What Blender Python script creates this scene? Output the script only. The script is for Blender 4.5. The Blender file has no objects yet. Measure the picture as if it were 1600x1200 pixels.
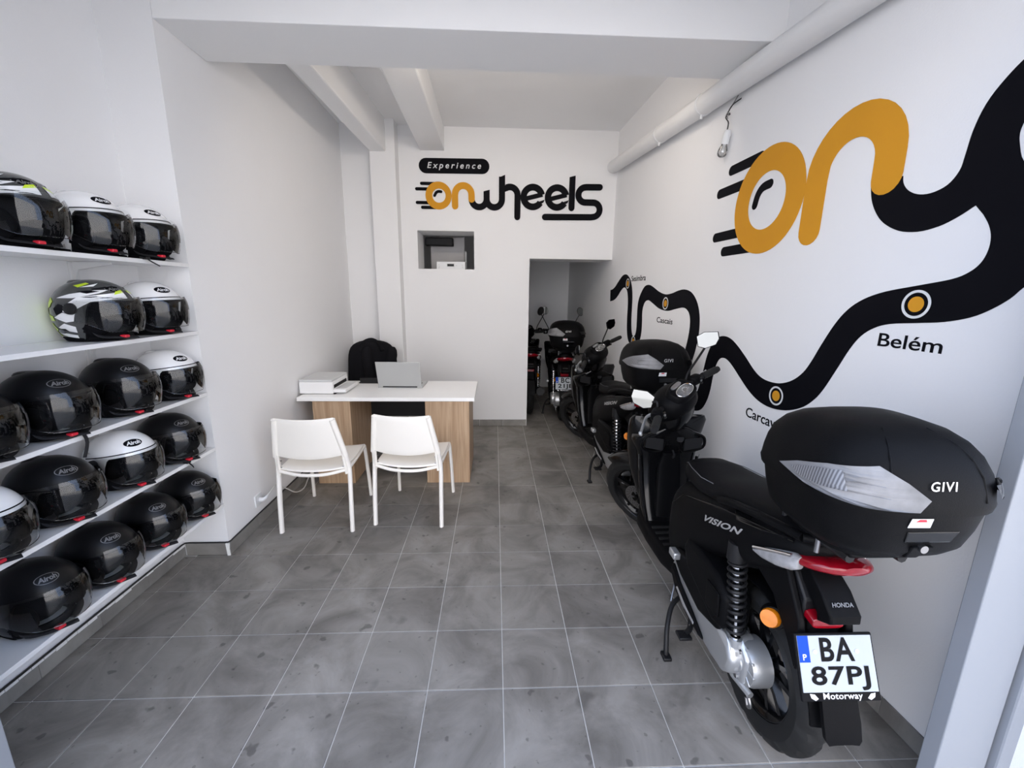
import bpy, bmesh, math, random
from math import sin, cos, pi, radians, sqrt, atan2
from mathutils import Vector, Matrix
random.seed(7)
scene = bpy.context.scene
COL = scene.collection

# ------------------------------------------------------------------ camera, sky, exposure
F_PX = 651.2
cam_d = bpy.data.cameras.new('camera')
cam = bpy.data.objects.new('camera', cam_d)
COL.objects.link(cam)
cam_d.sensor_fit = 'HORIZONTAL'
cam_d.sensor_width = 36.0
cam_d.lens = 36.0 * F_PX / 1600.0
cam_d.clip_start = 0.05
p_, r_, y_ = 0.212614, 0.0119853, -0.0424749
fw = Vector((0, cos(p_), -sin(p_)))
rt0 = Vector((1, 0, 0))
up0 = Vector((0, sin(p_), cos(p_)))
rt = rt0 * cos(r_) + up0 * sin(r_)
up = -rt0 * sin(r_) + up0 * cos(r_)
yaw = Matrix.Rotation(y_, 3, 'Z')
rt, up, fw = yaw @ rt, yaw @ up, yaw @ fw
CAM = Vector((-0.0376, -1.3930, 1.5658))
cam.matrix_world = Matrix(((rt.x, up.x, -fw.x, CAM.x), (rt.y, up.y, -fw.y, CAM.y), (rt.z, up.z, -fw.z, CAM.z), (0, 0, 0, 1)))
scene.camera = cam

world = bpy.data.worlds.new('overcast_sky')
scene.world = world
world.use_nodes = True
wn = world.node_tree
bg = wn.nodes['Background']
bg.inputs['Color'].default_value = (0.62, 0.79, 1.16, 1)
bg.inputs['Strength'].default_value = 1.32

# sun over the shop's roof: it strikes the street and the house front across, which light the shop
sd = bpy.data.lights.new('sun', 'SUN')
sd.energy = 8.0
sd.angle = radians(0.6)
sd.color = (1.0, 0.95, 0.90)
sun = bpy.data.objects.new('sun', sd)
COL.objects.link(sun)
sun.rotation_euler = Vector((-0.22, -0.74, -0.64)).to_track_quat('-Z', 'Y').to_euler()

vs = scene.view_settings
vs.view_transform = 'Standard'
vs.look = 'None'
vs.gamma = 1.0
vs.use_curve_mapping = False
vs.exposure = 1.10
scene.cycles.diffuse_bounces = 12
scene.cycles.max_bounces = 16
scene.cycles.transparent_max_bounces = 16
scene.cycles.sample_clamp_indirect = 6.0

# daylight portal across the open shop front (guides the sky light, gives none of its own)
ld = bpy.data.lights.new('daylight_portal', 'AREA')
ld.shape = 'RECTANGLE'
ld.size = 3.1
ld.size_y = 2.8
ld.cycles.is_portal = True
lo = bpy.data.objects.new('daylight_portal', ld)
COL.objects.link(lo)
lo.location = (-0.05, -0.64, 1.37)
lo.rotation_euler = (radians(90), 0, 0)

# ------------------------------------------------------------------ materials
MATS = {}
def mat(name, col, rough=0.5, metal=0.0, spec=0.5, coat=0.0, noise=0.0, nscale=8.0, bump=0.0, bscale=200.0, coord='Object'):
    m = bpy.data.materials.new(name)
    m.use_nodes = True
    nt = m.node_tree
    b = nt.nodes['Principled BSDF']
    b.inputs['Base Color'].default_value = (*col, 1)
    b.inputs['Roughness'].default_value = rough
    b.inputs['Metallic'].default_value = metal
    b.inputs['Specular IOR Level'].default_value = spec
    b.inputs['Coat Weight'].default_value = coat
    if noise or bump:
        tc = nt.nodes.new('ShaderNodeTexCoord')
        if noise:
            n = nt.nodes.new('ShaderNodeTexNoise')
            n.inputs['Scale'].default_value = nscale
            n.inputs['Detail'].default_value = 5
            nt.links.new(tc.outputs[coord], n.inputs['Vector'])
            mr = nt.nodes.new('ShaderNodeMapRange')
            mr.inputs['From Min'].default_value = 0.25
            mr.inputs['From Max'].default_value = 0.75
            mr.inputs['To Min'].default_value = 1 - noise
            mr.inputs['To Max'].default_value = 1 + noise
            nt.links.new(n.outputs['Fac'], mr.inputs['Value'])
            hs = nt.nodes.new('ShaderNodeHueSaturation')
            hs.inputs['Color'].default_value = (*col, 1)
            nt.links.new(mr.outputs['Result'], hs.inputs['Value'])
            nt.links.new(hs.outputs['Color'], b.inputs['Base Color'])
        if bump:
            n2 = nt.nodes.new('ShaderNodeTexNoise')
            n2.inputs['Scale'].default_value = bscale
            n2.inputs['Detail'].default_value = 3
            nt.links.new(tc.outputs[coord], n2.inputs['Vector'])
            bp = nt.nodes.new('ShaderNodeBump')
            bp.inputs['Strength'].default_value = bump
            bp.inputs['Distance'].default_value = 0.002
            nt.links.new(n2.outputs['Fac'], bp.inputs['Height'])
            nt.links.new(bp.outputs['Normal'], b.inputs['Normal'])
    MATS[name] = m
    return m

WALL = mat('white_wall_paint', (0.80, 0.80, 0.805), 0.75, noise=0.015, nscale=1.2, bump=0.25, bscale=130)
CEIL = mat('white_ceiling_paint', (0.82, 0.82, 0.82), 0.8, noise=0.015, nscale=1.5, bump=0.2, bscale=120)
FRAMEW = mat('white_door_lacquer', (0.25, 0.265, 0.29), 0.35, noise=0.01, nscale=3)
SHELFW = mat('white_shelf_laminate', (0.80, 0.80, 0.80), 0.22, noise=0.01, nscale=5)
PIPEW = mat('white_pipe_plastic', (0.74, 0.74, 0.74), 0.4, noise=0.01)
GROUT = mat('pale_grout', (0.55, 0.53, 0.50), 0.9, noise=0.1, nscale=30)
HOUSE = mat('pale_house_render', (0.69, 0.67, 0.645), 0.9, noise=0.05, nscale=0.6)
PAVE = mat('street_pavement', (0.44, 0.42, 0.39), 0.9, noise=0.1, nscale=3)
CHAIRW = mat('white_chair_plastic', (0.88, 0.85, 0.79), 0.35, noise=0.01)
CHAIRM = mat('white_chair_metal', (0.88, 0.85, 0.80), 0.3, noise=0.01)
DESKW = mat('white_desk_laminate', (0.92, 0.92, 0.91), 0.25, noise=0.01)
PRINTW = mat('white_printer_plastic', (0.82, 0.82, 0.82), 0.4, noise=0.01)
PRINTG = mat('grey_printer_lid', (0.60, 0.61, 0.61), 0.4, noise=0.01)
LAPG = mat('grey_laptop_metal', (0.46, 0.47, 0.47), 0.38, 0.35, noise=0.01)
DARKP = mat('dark_plastic', (0.008, 0.008, 0.009), 0.5, spec=0.3, noise=0.05)
CLOTH = mat('black_jacket_cloth', (0.008, 0.008, 0.010), 0.95, spec=0.15, bump=0.6, bscale=300)
GLOSS = mat('black_gloss_paint', (0.003, 0.003, 0.0035), 0.14, spec=0.35, noise=0.02)
MATTE = mat('black_matte_plastic', (0.003, 0.003, 0.0035), 0.5, spec=0.08, bump=0.2, bscale=500)
BOXM = mat('black_grained_plastic', (0.0032, 0.0032, 0.0036), 0.5, spec=0.08, bump=0.3, bscale=420)
SEATM = mat('black_seat_vinyl', (0.004, 0.004, 0.0048), 0.55, spec=0.09, bump=0.3, bscale=350)
RUBBER = mat('tyre_rubber', (0.010, 0.010, 0.010), 0.65, spec=0.3, bump=0.2, bscale=250)
CAST = mat('cast_aluminium', (0.52, 0.53, 0.54), 0.34, 0.75, bump=0.15, bscale=180)
CHROME = mat('polished_metal', (0.75, 0.75, 0.76), 0.12, 1.0, noise=0.01)
STEEL = mat('brushed_steel', (0.32, 0.32, 0.33), 0.3, 1.0, noise=0.03)
MIRG = mat('mirror_glass', (0.20, 0.21, 0.212), 0.03, 1.0, noise=0.005)
REDL = mat('red_lens', (0.20, 0.002, 0.008), 0.15, coat=0.4, noise=0.15, nscale=40)
CLEARL = mat('clear_indicator_lens', (0.36, 0.36, 0.37), 0.08, 0.35, noise=0.25, nscale=35, bump=0.5, bscale=90)
ORANGEL = mat('orange_reflector', (0.70, 0.20, 0.005), 0.2, coat=0.5, noise=0.15, nscale=60)
PLATEW = mat('plate_white', (0.37, 0.40, 0.43), 0.5, spec=0.2, noise=0.01)
PLATEB = mat('plate_blue', (0.003, 0.05, 0.36), 0.5, spec=0.15, noise=0.01)
PLATEK = mat('plate_black_letters', (0.004, 0.004, 0.005), 0.6, spec=0.1, noise=0.02)
LETW = mat('white_letters', (0.72, 0.73, 0.74), 0.4, noise=0.01)
LETS = mat('silver_letters', (0.60, 0.60, 0.60), 0.25, 0.6, noise=0.01)
LETG = mat('grey_letters', (0.16, 0.16, 0.165), 0.35, 0.2, noise=0.01)
VINK = mat('black_mural_vinyl', (0.0035, 0.0035, 0.0055), 0.6, spec=0.08, noise=0.02)
VINO = mat('orange_mural_vinyl', (0.63, 0.29, 0.024), 0.6, spec=0.1, noise=0.02)
STICKR = mat('red_buckle', (0.62, 0.02, 0.04), 0.35, noise=0.02)
HWHITE = mat('helmet_white_gloss', (0.84, 0.84, 0.84), 0.12, coat=0.5, noise=0.01)
HBLACK = mat('helmet_black_satin', (0.0035, 0.0035, 0.0042), 0.36, spec=0.25, noise=0.02)
HGREY = mat('helmet_grey_satin', (0.055, 0.057, 0.055), 0.25, coat=0.4, noise=0.03)
HYEL = mat('helmet_neon_yellow', (0.58, 0.78, 0.012), 0.3, coat=0.3, noise=0.01)
HLINE = mat('helmet_black_lining', (0.004, 0.004, 0.005), 0.9, spec=0.1, noise=0.02)
WEB = mat('black_strap_webbing', (0.010, 0.010, 0.012), 0.8, bump=0.5, bscale=400)
CABLEK = mat('black_cable', (0.006, 0.006, 0.007), 0.5, noise=0.02)
CABLEW = mat('white_cable', (0.66, 0.66, 0.64), 0.4, noise=0.02)
PANELG = mat('grey_painted_panel', (0.42, 0.41, 0.41), 0.5, noise=0.03)
FILLER = mat('white_filler', (0.8, 0.8, 0.78), 0.8, noise=0.02)
SEAMG = mat('grey_seam_thread', (0.13, 0.13, 0.135), 0.6, noise=0.02)
BLUEC = mat('blue_cloth', (0.01, 0.03, 0.06), 0.8, noise=0.1)

def clear_mat(name, tint, ior=1.5, rough=0.02, gl=(1, 1, 1), boost=1.0):
    m = bpy.data.materials.new(name); m.use_nodes = True
    nt = m.node_tree; nt.nodes.clear()
    out = nt.nodes.new('ShaderNodeOutputMaterial')
    mx = nt.nodes.new('ShaderNodeMixShader')
    tr = nt.nodes.new('ShaderNodeBsdfTransparent')
    g = nt.nodes.new('ShaderNodeBsdfGlossy')
    fr = nt.nodes.new('ShaderNodeFresnel')
    mu = nt.nodes.new('ShaderNodeMath'); mu.operation = 'MULTIPLY'; mu.use_clamp = True
    mu.inputs[1].default_value = boost
    tr.inputs['Color'].default_value = (*tint, 1)
    g.inputs['Color'].default_value = (*gl, 1)
    g.inputs['Roughness'].default_value = rough
    fr.inputs['IOR'].default_value = ior
    nt.links.new(fr.outputs[0], mu.inputs[0])
    nt.links.new(mu.outputs[0], mx.inputs[0])
    nt.links.new(tr.outputs[0], mx.inputs[1])
    nt.links.new(g.outputs[0], mx.inputs[2])
    nt.links.new(mx.outputs[0], out.inputs[0])
    MATS[name] = m
    return m
VISOR = clear_mat('clear_visor', (0.93, 0.94, 0.94), 1.5, 0.03)
GLASS = clear_mat('clear_glass', (0.95, 0.95, 0.95), 1.45, 0.01)
BULBG = clear_mat('bulb_glass', (0.80, 0.80, 0.80), 1.5, 0.05, boost=4.0)
REFLC = mat('box_reflector_plastic', (0.17, 0.17, 0.175), 0.5, coat=0.1, noise=0.6, nscale=9, bump=0.3, bscale=25)
DIAL = mat('grey_instrument_dial', (0.10, 0.10, 0.10), 0.15, coat=0.8, noise=0.3, nscale=60)

def ribs_mat():
    m = mat('ribbed_reflector', (0.30, 0.30, 0.31), 0.35, 0.2)
    nt = m.node_tree; b = nt.nodes['Principled BSDF']
    tc = nt.nodes.new('ShaderNodeTexCoord'); w = nt.nodes.new('ShaderNodeTexWave'); w.inputs['Scale'].default_value = 45
    nt.links.new(tc.outputs['Object'], w.inputs['Vector'])
    cr = nt.nodes.new('ShaderNodeValToRGB')
    cr.color_ramp.elements[0].color = (0.07, 0.07, 0.075, 1); cr.color_ramp.elements[1].color = (0.24, 0.24, 0.25, 1)
    nt.links.new(w.outputs['Fac'], cr.inputs['Fac']); nt.links.new(cr.outputs['Color'], b.inputs['Base Color'])
    return m
RIBS = ribs_mat()

def tile_mat(name, lo, hi, stains=True):
    m = bpy.data.materials.new(name); m.use_nodes = True
    nt = m.node_tree; b = nt.nodes['Principled BSDF']
    N = nt.nodes.new; L = nt.links.new
    geo = N('ShaderNodeNewGeometry'); oi = N('ShaderNodeObjectInfo')
    n1 = N('ShaderNodeTexNoise'); n1.inputs['Scale'].default_value = 3.2; n1.inputs['Detail'].default_value = 7; n1.inputs['Roughness'].default_value = 0.62
    n1.inputs['Distortion'].default_value = 0.7
    L(geo.outputs['Position'], n1.inputs['Vector'])
    cr = N('ShaderNodeValToRGB')
    cr.color_ramp.elements[0].position = 0.34; cr.color_ramp.elements[0].color = (*lo, 1)
    cr.color_ramp.elements[1].position = 0.68; cr.color_ramp.elements[1].color = (*hi, 1)
    L(n1.outputs['Fac'], cr.inputs['Fac'])
    mr = N('ShaderNodeMapRange'); mr.inputs['To Min'].default_value = 0.90; mr.inputs['To Max'].default_value = 1.10
    L(oi.outputs['Random'], mr.inputs['Value'])
    hs = N('ShaderNodeHueSaturation'); L(cr.outputs['Color'], hs.inputs['Color']); L(mr.outputs['Result'], hs.inputs['Value'])
    last = hs.outputs['Color']
    if stains:
        for sc, a0, a1, dark in ((4.5, 0.665, 0.72, 0.45), (13.0, 0.675, 0.715, 0.55), (38.0, 0.69, 0.72, 0.4)):
            v = N('ShaderNodeTexNoise'); v.inputs['Scale'].default_value = sc; v.inputs['Detail'].default_value = 2.5
            L(geo.outputs['Position'], v.inputs['Vector'])
            m2 = N('ShaderNodeMapRange'); m2.inputs['From Min'].default_value = a0; m2.inputs['From Max'].default_value = a1
            m2.inputs['To Max'].default_value = dark
            L(v.outputs['Fac'], m2.inputs['Value'])
            mx = N('ShaderNodeMix'); mx.data_type = 'RGBA'
            L(m2.outputs['Result'], mx.inputs[0]); L(last, mx.inputs[6]); mx.inputs[7].default_value = (0.04, 0.036, 0.033, 1)
            last = mx.outputs[2]
    L(last, b.inputs['Base Color'])
    b.inputs['Roughness'].default_value = 0.5
    b.inputs['Specular IOR Level'].default_value = 0.4
    n3 = N('ShaderNodeTexNoise'); n3.inputs['Scale'].default_value = 160
    L(geo.outputs['Position'], n3.inputs['Vector'])
    bp = N('ShaderNodeBump'); bp.inputs['Strength'].default_value = 0.2; bp.inputs['Distance'].default_value = 0.001
    L(n3.outputs['Fac'], bp.inputs['Height']); L(bp.outputs['Normal'], b.inputs['Normal'])
    MATS[name] = m
    return m
TILE = tile_mat('grey_cement_tile', (0.135, 0.124, 0.110), (0.285, 0.266, 0.243))
SKIRT = tile_mat('grey_skirting_tile', (0.17, 0.16, 0.15), (0.28, 0.27, 0.25), False)

def oak_mat():
    m = bpy.data.materials.new('light_oak_laminate'); m.use_nodes = True
    nt = m.node_tree; b = nt.nodes['Principled BSDF']; N = nt.nodes.new; L = nt.links.new
    tc = N('ShaderNodeTexCoord'); mp = N('ShaderNodeMapping'); mp.inputs['Scale'].default_value = (38, 38, 1.6)
    L(tc.outputs['Object'], mp.inputs['Vector'])
    n = N('ShaderNodeTexNoise'); n.inputs['Scale'].default_value = 1.6; n.inputs['Detail'].default_value = 6; n.inputs['Distortion'].default_value = 0.4
    L(mp.outputs['Vector'], n.inputs['Vector'])
    cr = N('ShaderNodeValToRGB')
    cr.color_ramp.elements[0].position = 0.3; cr.color_ramp.elements[0].color = (0.37, 0.235, 0.135, 1)
    cr.color_ramp.elements[1].position = 0.7; cr.color_ramp.elements[1].color = (0.56, 0.40, 0.26, 1)
    L(n.outputs['Fac'], cr.inputs['Fac']); L(cr.outputs['Color'], b.inputs['Base Color'])
    b.inputs['Roughness'].default_value = 0.45
    return m
OAK = oak_mat()

# ------------------------------------------------------------------ mesh helpers
class MB:
    def __init__(s):
        s.v = []; s.f = []; s.mi = []; s.cur = 0
    def add(s, vs_, fs):
        o = len(s.v)
        s.v += [tuple(p) for p in vs_]
        for f in fs:
            s.f.append(tuple(i + o for i in f)); s.mi.append(s.cur)
        return s
    def box(s, x0, x1, y0, y1, z0, z1, M=None):
        P = [Vector((x, y, z)) for x in (x0, x1) for y in (y0, y1) for z in (z0, z1)]
        if M is not None: P = [M @ p for p in P]
        return s.add(P, [(0, 1, 3, 2), (4, 6, 7, 5), (0, 4, 5, 1), (2, 3, 7, 6), (0, 2, 6, 4), (1, 5, 7, 3)])
    def prism(s, poly, a0, a1, axis='y', M=None):
        """extrude a 2D polygon; axis y: poly is (x,z); axis z: (x,y); axis x: (y,z)"""
        n = len(poly)
        def P(q, a):
            if axis == 'y': return Vector((q[0], a, q[1]))
            if axis == 'z': return Vector((q[0], q[1], a))
            return Vector((a, q[0], q[1]))
        V = [P(q, a0) for q in poly] + [P(q, a1) for q in poly]
        if M is not None: V = [M @ p for p in V]
        F = [tuple(range(n))[::-1], tuple(range(n, 2 * n))] + [(i, (i + 1) % n, n + (i + 1) % n, n + i) for i in range(n)]
        return s.add(V, F)
    def loft(s, rings, cap0=True, cap1=True, closed=True):
        n = len(rings[0]); V = [p for r in rings for p in r]; F = []
        for k in range(len(rings) - 1):
            for i in range(n if closed else n - 1):
                j = (i + 1) % n
                F.append((k * n + i, k * n + j, (k + 1) * n + j, (k + 1) * n + i))
        if cap0: F.append(tuple(range(n))[::-1])
        if cap1: F.append(tuple(range((len(rings) - 1) * n, len(rings) * n)))
        return s.add(V, F)
    def lathe(s, prof, n=32, M=None, cap=False, wobble=None):
        """prof: (r, h) along local z"""
        rings = []
        for i in range(n):
            a = 2 * pi * i / n
            ring = []
            for k, (r, h) in enumerate(prof):
                rr = r + (wobble(i, k) if wobble else 0)
                p = Vector((rr * cos(a), rr * sin(a), h))
                ring.append(M @ p if M is not None else p)
            rings.append(ring)
        m = len(prof); V = [p for r in rings for p in r]; F = []
        for i in range(n):
            j = (i + 1) % n
            for k in range(m - 1):
                F.append((i * m + k, j * m + k, j * m + k + 1, i * m + k + 1))
        if cap:
            F.append(tuple(i * m for i in range(n))[::-1]); F.append(tuple(i * m + m - 1 for i in range(n)))
        return s.add(V, F)
    def tube(s, path, r, n=8, cap=True, flat=1.0):
        path = [Vector(p) for p in path]
        rs = r if isinstance(r, (list, tuple)) else [r] * len(path)
        rings = []; prev = None
        for i, p in enumerate(path):
            t = (path[min(i + 1, len(path) - 1)] - path[max(i - 1, 0)])
            t = t.normalized() if t.length > 1e-9 else Vector((0, 0, 1))
            if prev is None:
                u = t.cross(Vector((0, 0, 1)))
                if u.length < 0.05: u = t.cross(Vector((1, 0, 0)))
            else:
                u = prev - t * prev.dot(t)
            u.normalize(); prev = u
            w = t.cross(u)
            rings.append([p + (u * cos(2 * pi * k / n) + w * sin(2 * pi * k / n) * flat) * rs[i] for k in range(n)])
        return s.loft(rings, cap, cap)
    def cyl(s, a, b, r, n=16, r2=None):
        return s.tube([a, b], [r, r if r2 is None else r2], n)
    def ball(s, c, rad, nu=16, nv=10, M=None):
        if not isinstance(rad, (list, tuple)): rad = (rad,) * 3
        rings = []
        for j in range(nv + 1):
            ph = -pi / 2 + pi * j / nv
            ph = max(-1.553, min(1.553, ph))
            ring = [Vector((c[0] + rad[0] * cos(ph) * cos(2 * pi * i / nu), c[1] + rad[1] * cos(ph) * sin(2 * pi * i / nu), c[2] + rad[2] * sin(ph))) for i in range(nu)]
            rings.append([M @ p for p in ring] if M is not None else ring)
        return s.loft(rings)
    def xform(s, fn):
        s.v = [tuple(fn(Vector(p))) for p in s.v]
        return s
    def build(s, name, mats, parent=None, smooth=35, bevel=0.0, seg=2, sub=0, solid=0.0):
        me = bpy.data.meshes.new(name)
        me.from_pydata(s.v, [], s.f)
        if not isinstance(mats, (list, tuple)): mats = [mats]
        for m in mats: me.materials.append(m)
        bm = bmesh.new(); bm.from_mesh(me)
        bm.faces.ensure_lookup_table()
        for f, i in zip(bm.faces, s.mi): f.material_index = i
        bmesh.ops.recalc_face_normals(bm, faces=bm.faces)
        for f in bm.faces: f.smooth = smooth > 0
        bm.to_mesh(me); bm.free()
        if smooth > 0: me.set_sharp_from_angle(angle=radians(smooth))
        o = bpy.data.objects.new(name, me)
        COL.objects.link(o)
        if parent is not None: o.parent = parent
        if solid:
            md = o.modifiers.new('thickness', 'SOLIDIFY'); md.thickness = solid; md.offset = 0
        if sub:
            md = o.modifiers.new('subdivision', 'SUBSURF'); md.levels = sub; md.render_levels = sub
        if bevel:
            md = o.modifiers.new('bevel', 'BEVEL'); md.width = bevel; md.segments = seg; md.limit_method = 'ANGLE'; md.angle_limit = radians(38)
        return o

def thing(name, label, cat, loc=(0, 0, 0), rz=0.0, group=None):
    o = bpy.data.objects.new(name, None)
    o.empty_display_size = 0.1
    COL.objects.link(o)
    o.location = loc; o.rotation_euler = (0, 0, rz)
    tag(o, label, cat, group)
    return o
def tag(o, label, cat, group=None):
    o['label'] = label; o['category'] = cat
    if group: o['group'] = group
    return o
def struct(o):
    o['kind'] = 'structure'; return o
def copy_tree(o, parent=None):
    c = o.copy(); COL.objects.link(c)
    if parent is not None: c.parent = parent
    for ch in o.children: copy_tree(ch, c)
    return c
def ring_se(cx, cy, cz, a, b, n=28, e=3.0, axes='xy'):
    out = []
    for i in range(n):
        t = 2 * pi * i / n
        c, s_ = cos(t), sin(t)
        u = a * (abs(c) ** (2 / e)) * (1 if c >= 0 else -1); w = b * (abs(s_) ** (2 / e)) * (1 if s_ >= 0 else -1)
        if axes == 'xy': out.append(Vector((cx + u, cy + w, cz)))
        elif axes == 'yz': out.append(Vector((cx, cy + u, cz + w)))
        else: out.append(Vector((cx + u, cy, cz + w)))
    return out

def curve_mesh(cu):
    ob = bpy.data.objects.new('tmp', cu)
    me = bpy.data.meshes.new_from_object(ob)
    v = [tuple(p.co) for p in me.vertices]; f = [tuple(p.vertices) for p in me.polygons]
    bpy.data.objects.remove(ob); bpy.data.meshes.remove(me); bpy.data.curves.remove(cu)
    return v, f
def flat_shape(loops, half=0.0):
    """filled 2D shape with holes -> verts (x,y,z), faces; thickness 2*half"""
    cu = bpy.data.curves.new('tmp', 'CURVE'); cu.dimensions = '2D'; cu.fill_mode = 'BOTH'; cu.extrude = half
    for lp in loops:
        sp = cu.splines.new('POLY'); sp.points.add(len(lp) - 1)
        for q, (x, y) in zip(sp.points, lp): q.co = (x, y, 0, 1)
        sp.use_cyclic_u = True
    return curve_mesh(cu)
def text_shape(body, size, half=0.0, shear=0.0, space=1.0, offset=0.0, align='CENTER', width=None, height=None):
    cu = bpy.data.curves.new('tmp', 'FONT'); cu.body = body; cu.size = size; cu.align_x = align; cu.align_y = 'CENTER'
    cu.extrude = half; cu.shear = shear; cu.space_character = space; cu.offset = offset; cu.resolution_u = 4
    v, f = curve_mesh(cu)
    xs = [p[0] for p in v]; ys = [p[1] for p in v]
    cx, cy = (min(xs) + max(xs)) / 2, (min(ys) + max(ys)) / 2
    sx = (width / (max(xs) - min(xs))) if width else 1.0
    sy = (height / (max(ys) - min(ys))) if height else 1.0
    return [((p[0] - cx) * sx, (p[1] - cy) * sy, p[2]) for p in v], f
def catmull(pts, m=5, cyclic=False):
    n = len(pts); out = []
    rng = range(n) if cyclic else range(n - 1)
    for i in rng:
        g = (lambda k: pts[k % n]) if cyclic else (lambda k: pts[max(0, min(n - 1, k))])
        p0, p1, p2, p3 = (Vector(g(i + d)) for d in (-1, 0, 1, 2))
        for k in range(m):
            t = k / m
            out.append(tuple(0.5 * ((2 * p1) + (-p0 + p2) * t + (2 * p0 - 5 * p1 + 4 * p2 - p3) * t * t + (-p0 + 3 * p1 - 3 * p2 + p3) * t ** 3)))
    if not cyclic: out.append(tuple(pts[-1]))
    return out
def arc(cx, cy, r, a0, a1, n=14):
    return [(cx + r * cos(radians(a0 + (a1 - a0) * i / n)), cy + r * sin(radians(a0 + (a1 - a0) * i / n))) for i in range(n + 1)]
def stroke(path, w, cap0=True, cap1=True):
    """outline polygon of a thick line"""
    P = [Vector(p) for p in path]; L = []; R = []
    for i, p in enumerate(P):
        t = P[min(i + 1, len(P) - 1)] - P[max(i - 1, 0)]; t.normalize()
        nrm = Vector((-t.y, t.x))
        L.append(p + nrm * w / 2); R.append(p - nrm * w / 2)
    out = list(L)
    def capp(c, t):
        a = atan2(t.y, t.x) + pi / 2
        return [Vector((c.x + w / 2 * cos(a - pi * k / 10), c.y + w / 2 * sin(a - pi * k / 10))) for k in range(1, 10)]
    if cap1: out += capp(P[-1], (P[-1] - P[-2]).normalized())
    out += R[::-1]
    if cap0: out += capp(P[0], (P[0] - P[1]).normalized())
    return [(p.x, p.y) for p in out]
# ------------------------------------------------------------------ the room shell
T = 0.305
def rwx(y): return 1.28 + 0.047 * (3.455 - y)          # right wall plane
XB, ZC, ZF = 3.455, 3.27, 3.62

flr = struct(MB().box(-2.05, 1.75, -0.62, 6.1, -0.12, -0.0035).build('floor', GROUT))
tile_me = None
GAP = 0.0022
def tile_obj(name, parent, x0, x1, y0, y1, z0, z1, m, bevel=0.0012):
    o = MB().box(x0, x1, y0, y1, z0, z1).build(name, m, parent, smooth=0, bevel=bevel, seg=1)
    return o
base_tile = None
for j in range(-2, 20):
    for i in range(-7, 5):
        x0, x1, y0, y1 = i * T + GAP, (i + 1) * T - GAP, j * T + GAP, (j + 1) * T - GAP
        lo = -1.9 if j < 3 else (-1.66 if j < 12 else -1.3)
        if x1 < lo or x0 > rwx(y0): continue
        if base_tile is None:
            base_tile = MB().box(-T / 2 + GAP, T / 2 - GAP, -T / 2 + GAP, T / 2 - GAP, -0.02, 0).build('tile', TILE, flr, smooth=0, bevel=0.0012, seg=1)
            t = base_tile
        else:
            t = base_tile.copy(); COL.objects.link(t)
        t.location = ((i + .5) * T, (j + .5) * T, random.uniform(-0.0006, 0.0))

def poly_wall(name, pts, z0, z1, m=WALL):
    return struct(MB().prism(pts, z0, z1, 'z').build(name, m, smooth=0))
# right wall (slightly out of square), runs through into the back room
poly_wall('wall_right', [(rwx(-0.62), -0.62), (rwx(6.1), 6.1), (1.75, 6.1), (1.75, -0.62)], -0.1, ZF)
# big left wall: a pier from the alcove corner to the back
poly_wall('wall_left', [(-1.640, 0.933), (-1.662, XB + 0.2), (-2.10, XB + 0.2), (-2.10, 0.933)], -0.1, ZF)
poly_wall('wall_alcove', [(-1.90, -0.62), (-1.90, 0.933), (-2.10, 0.933), (-2.10, -0.62)], -0.1, ZF)
# back wall with its doorway and the niche window
v, f = flat_shape([[(-1.70, -0.1), (0.349, -0.1), (0.349, 1.956), (1.34, 1.956), (1.34, ZF), (-1.70, ZF)],
                   [(-0.889, 1.83), (-0.27, 1.83), (-0.27, 2.234), (-0.889, 2.234)]], 0.20)
b = MB(); b.add([(x, XB + 0.2 - z, y) for x, y, z in v], f)
struct(b.build('wall_back', WALL, smooth=0))
# back room beyond
poly_wall('wall_store', [(-1.5, 5.64), (1.3, 5.64), (1.3, 5.8), (-1.5, 5.8)], -0.1, 2.75)
poly_wall('wall_store_left', [(-1.5, 3.855), (-1.35, 3.855), (-1.35, 5.64), (-1.5, 5.64)], -0.1, 2.75)
struct(MB().box(-1.5, 1.4, 3.855, 5.8, 2.7, 2.8).build('ceiling_store', CEIL, smooth=0))
struct(MB().box(-2.1, 1.75, 0.933, XB + 0.01, ZC, ZC + 0.1).build('ceiling', CEIL, smooth=0))
struct(MB().box(-2.1, 1.75, -0.62, 0.933, ZF - 0.05, ZF + 0.05).build('ceiling_front', CEIL, smooth=0))
# downstand beam, two joists, pilaster
struct(MB().box(-1.640, rwx(1.31) + 0.02, 0.933, 1.31, 2.805, ZF - 0.06).build('trim_1', CEIL, smooth=0, bevel=0.004))
struct(MB().prism([(-1.372, 1.31), (-1.214, 1.31), (-1.150, XB - 0.155), (-1.312, XB - 0.155)], 2.965, ZC + 0.02, 'z').build('trim_2', CEIL, smooth=0, bevel=0.012))
struct(MB().prism([(-0.805, 1.31), (-0.565, 1.31), (-0.576, XB + 0.02), (-0.834, XB + 0.02)], 3.035, ZC + 0.02, 'z').build('trim_3', CEIL, smooth=0, bevel=0.012))
struct(MB().box(-1.318, -1.060, XB - 0.16, XB + 0.02, -0.05, ZC + 0.01).build('trim_4', WALL, smooth=0, bevel=0.004))
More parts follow.
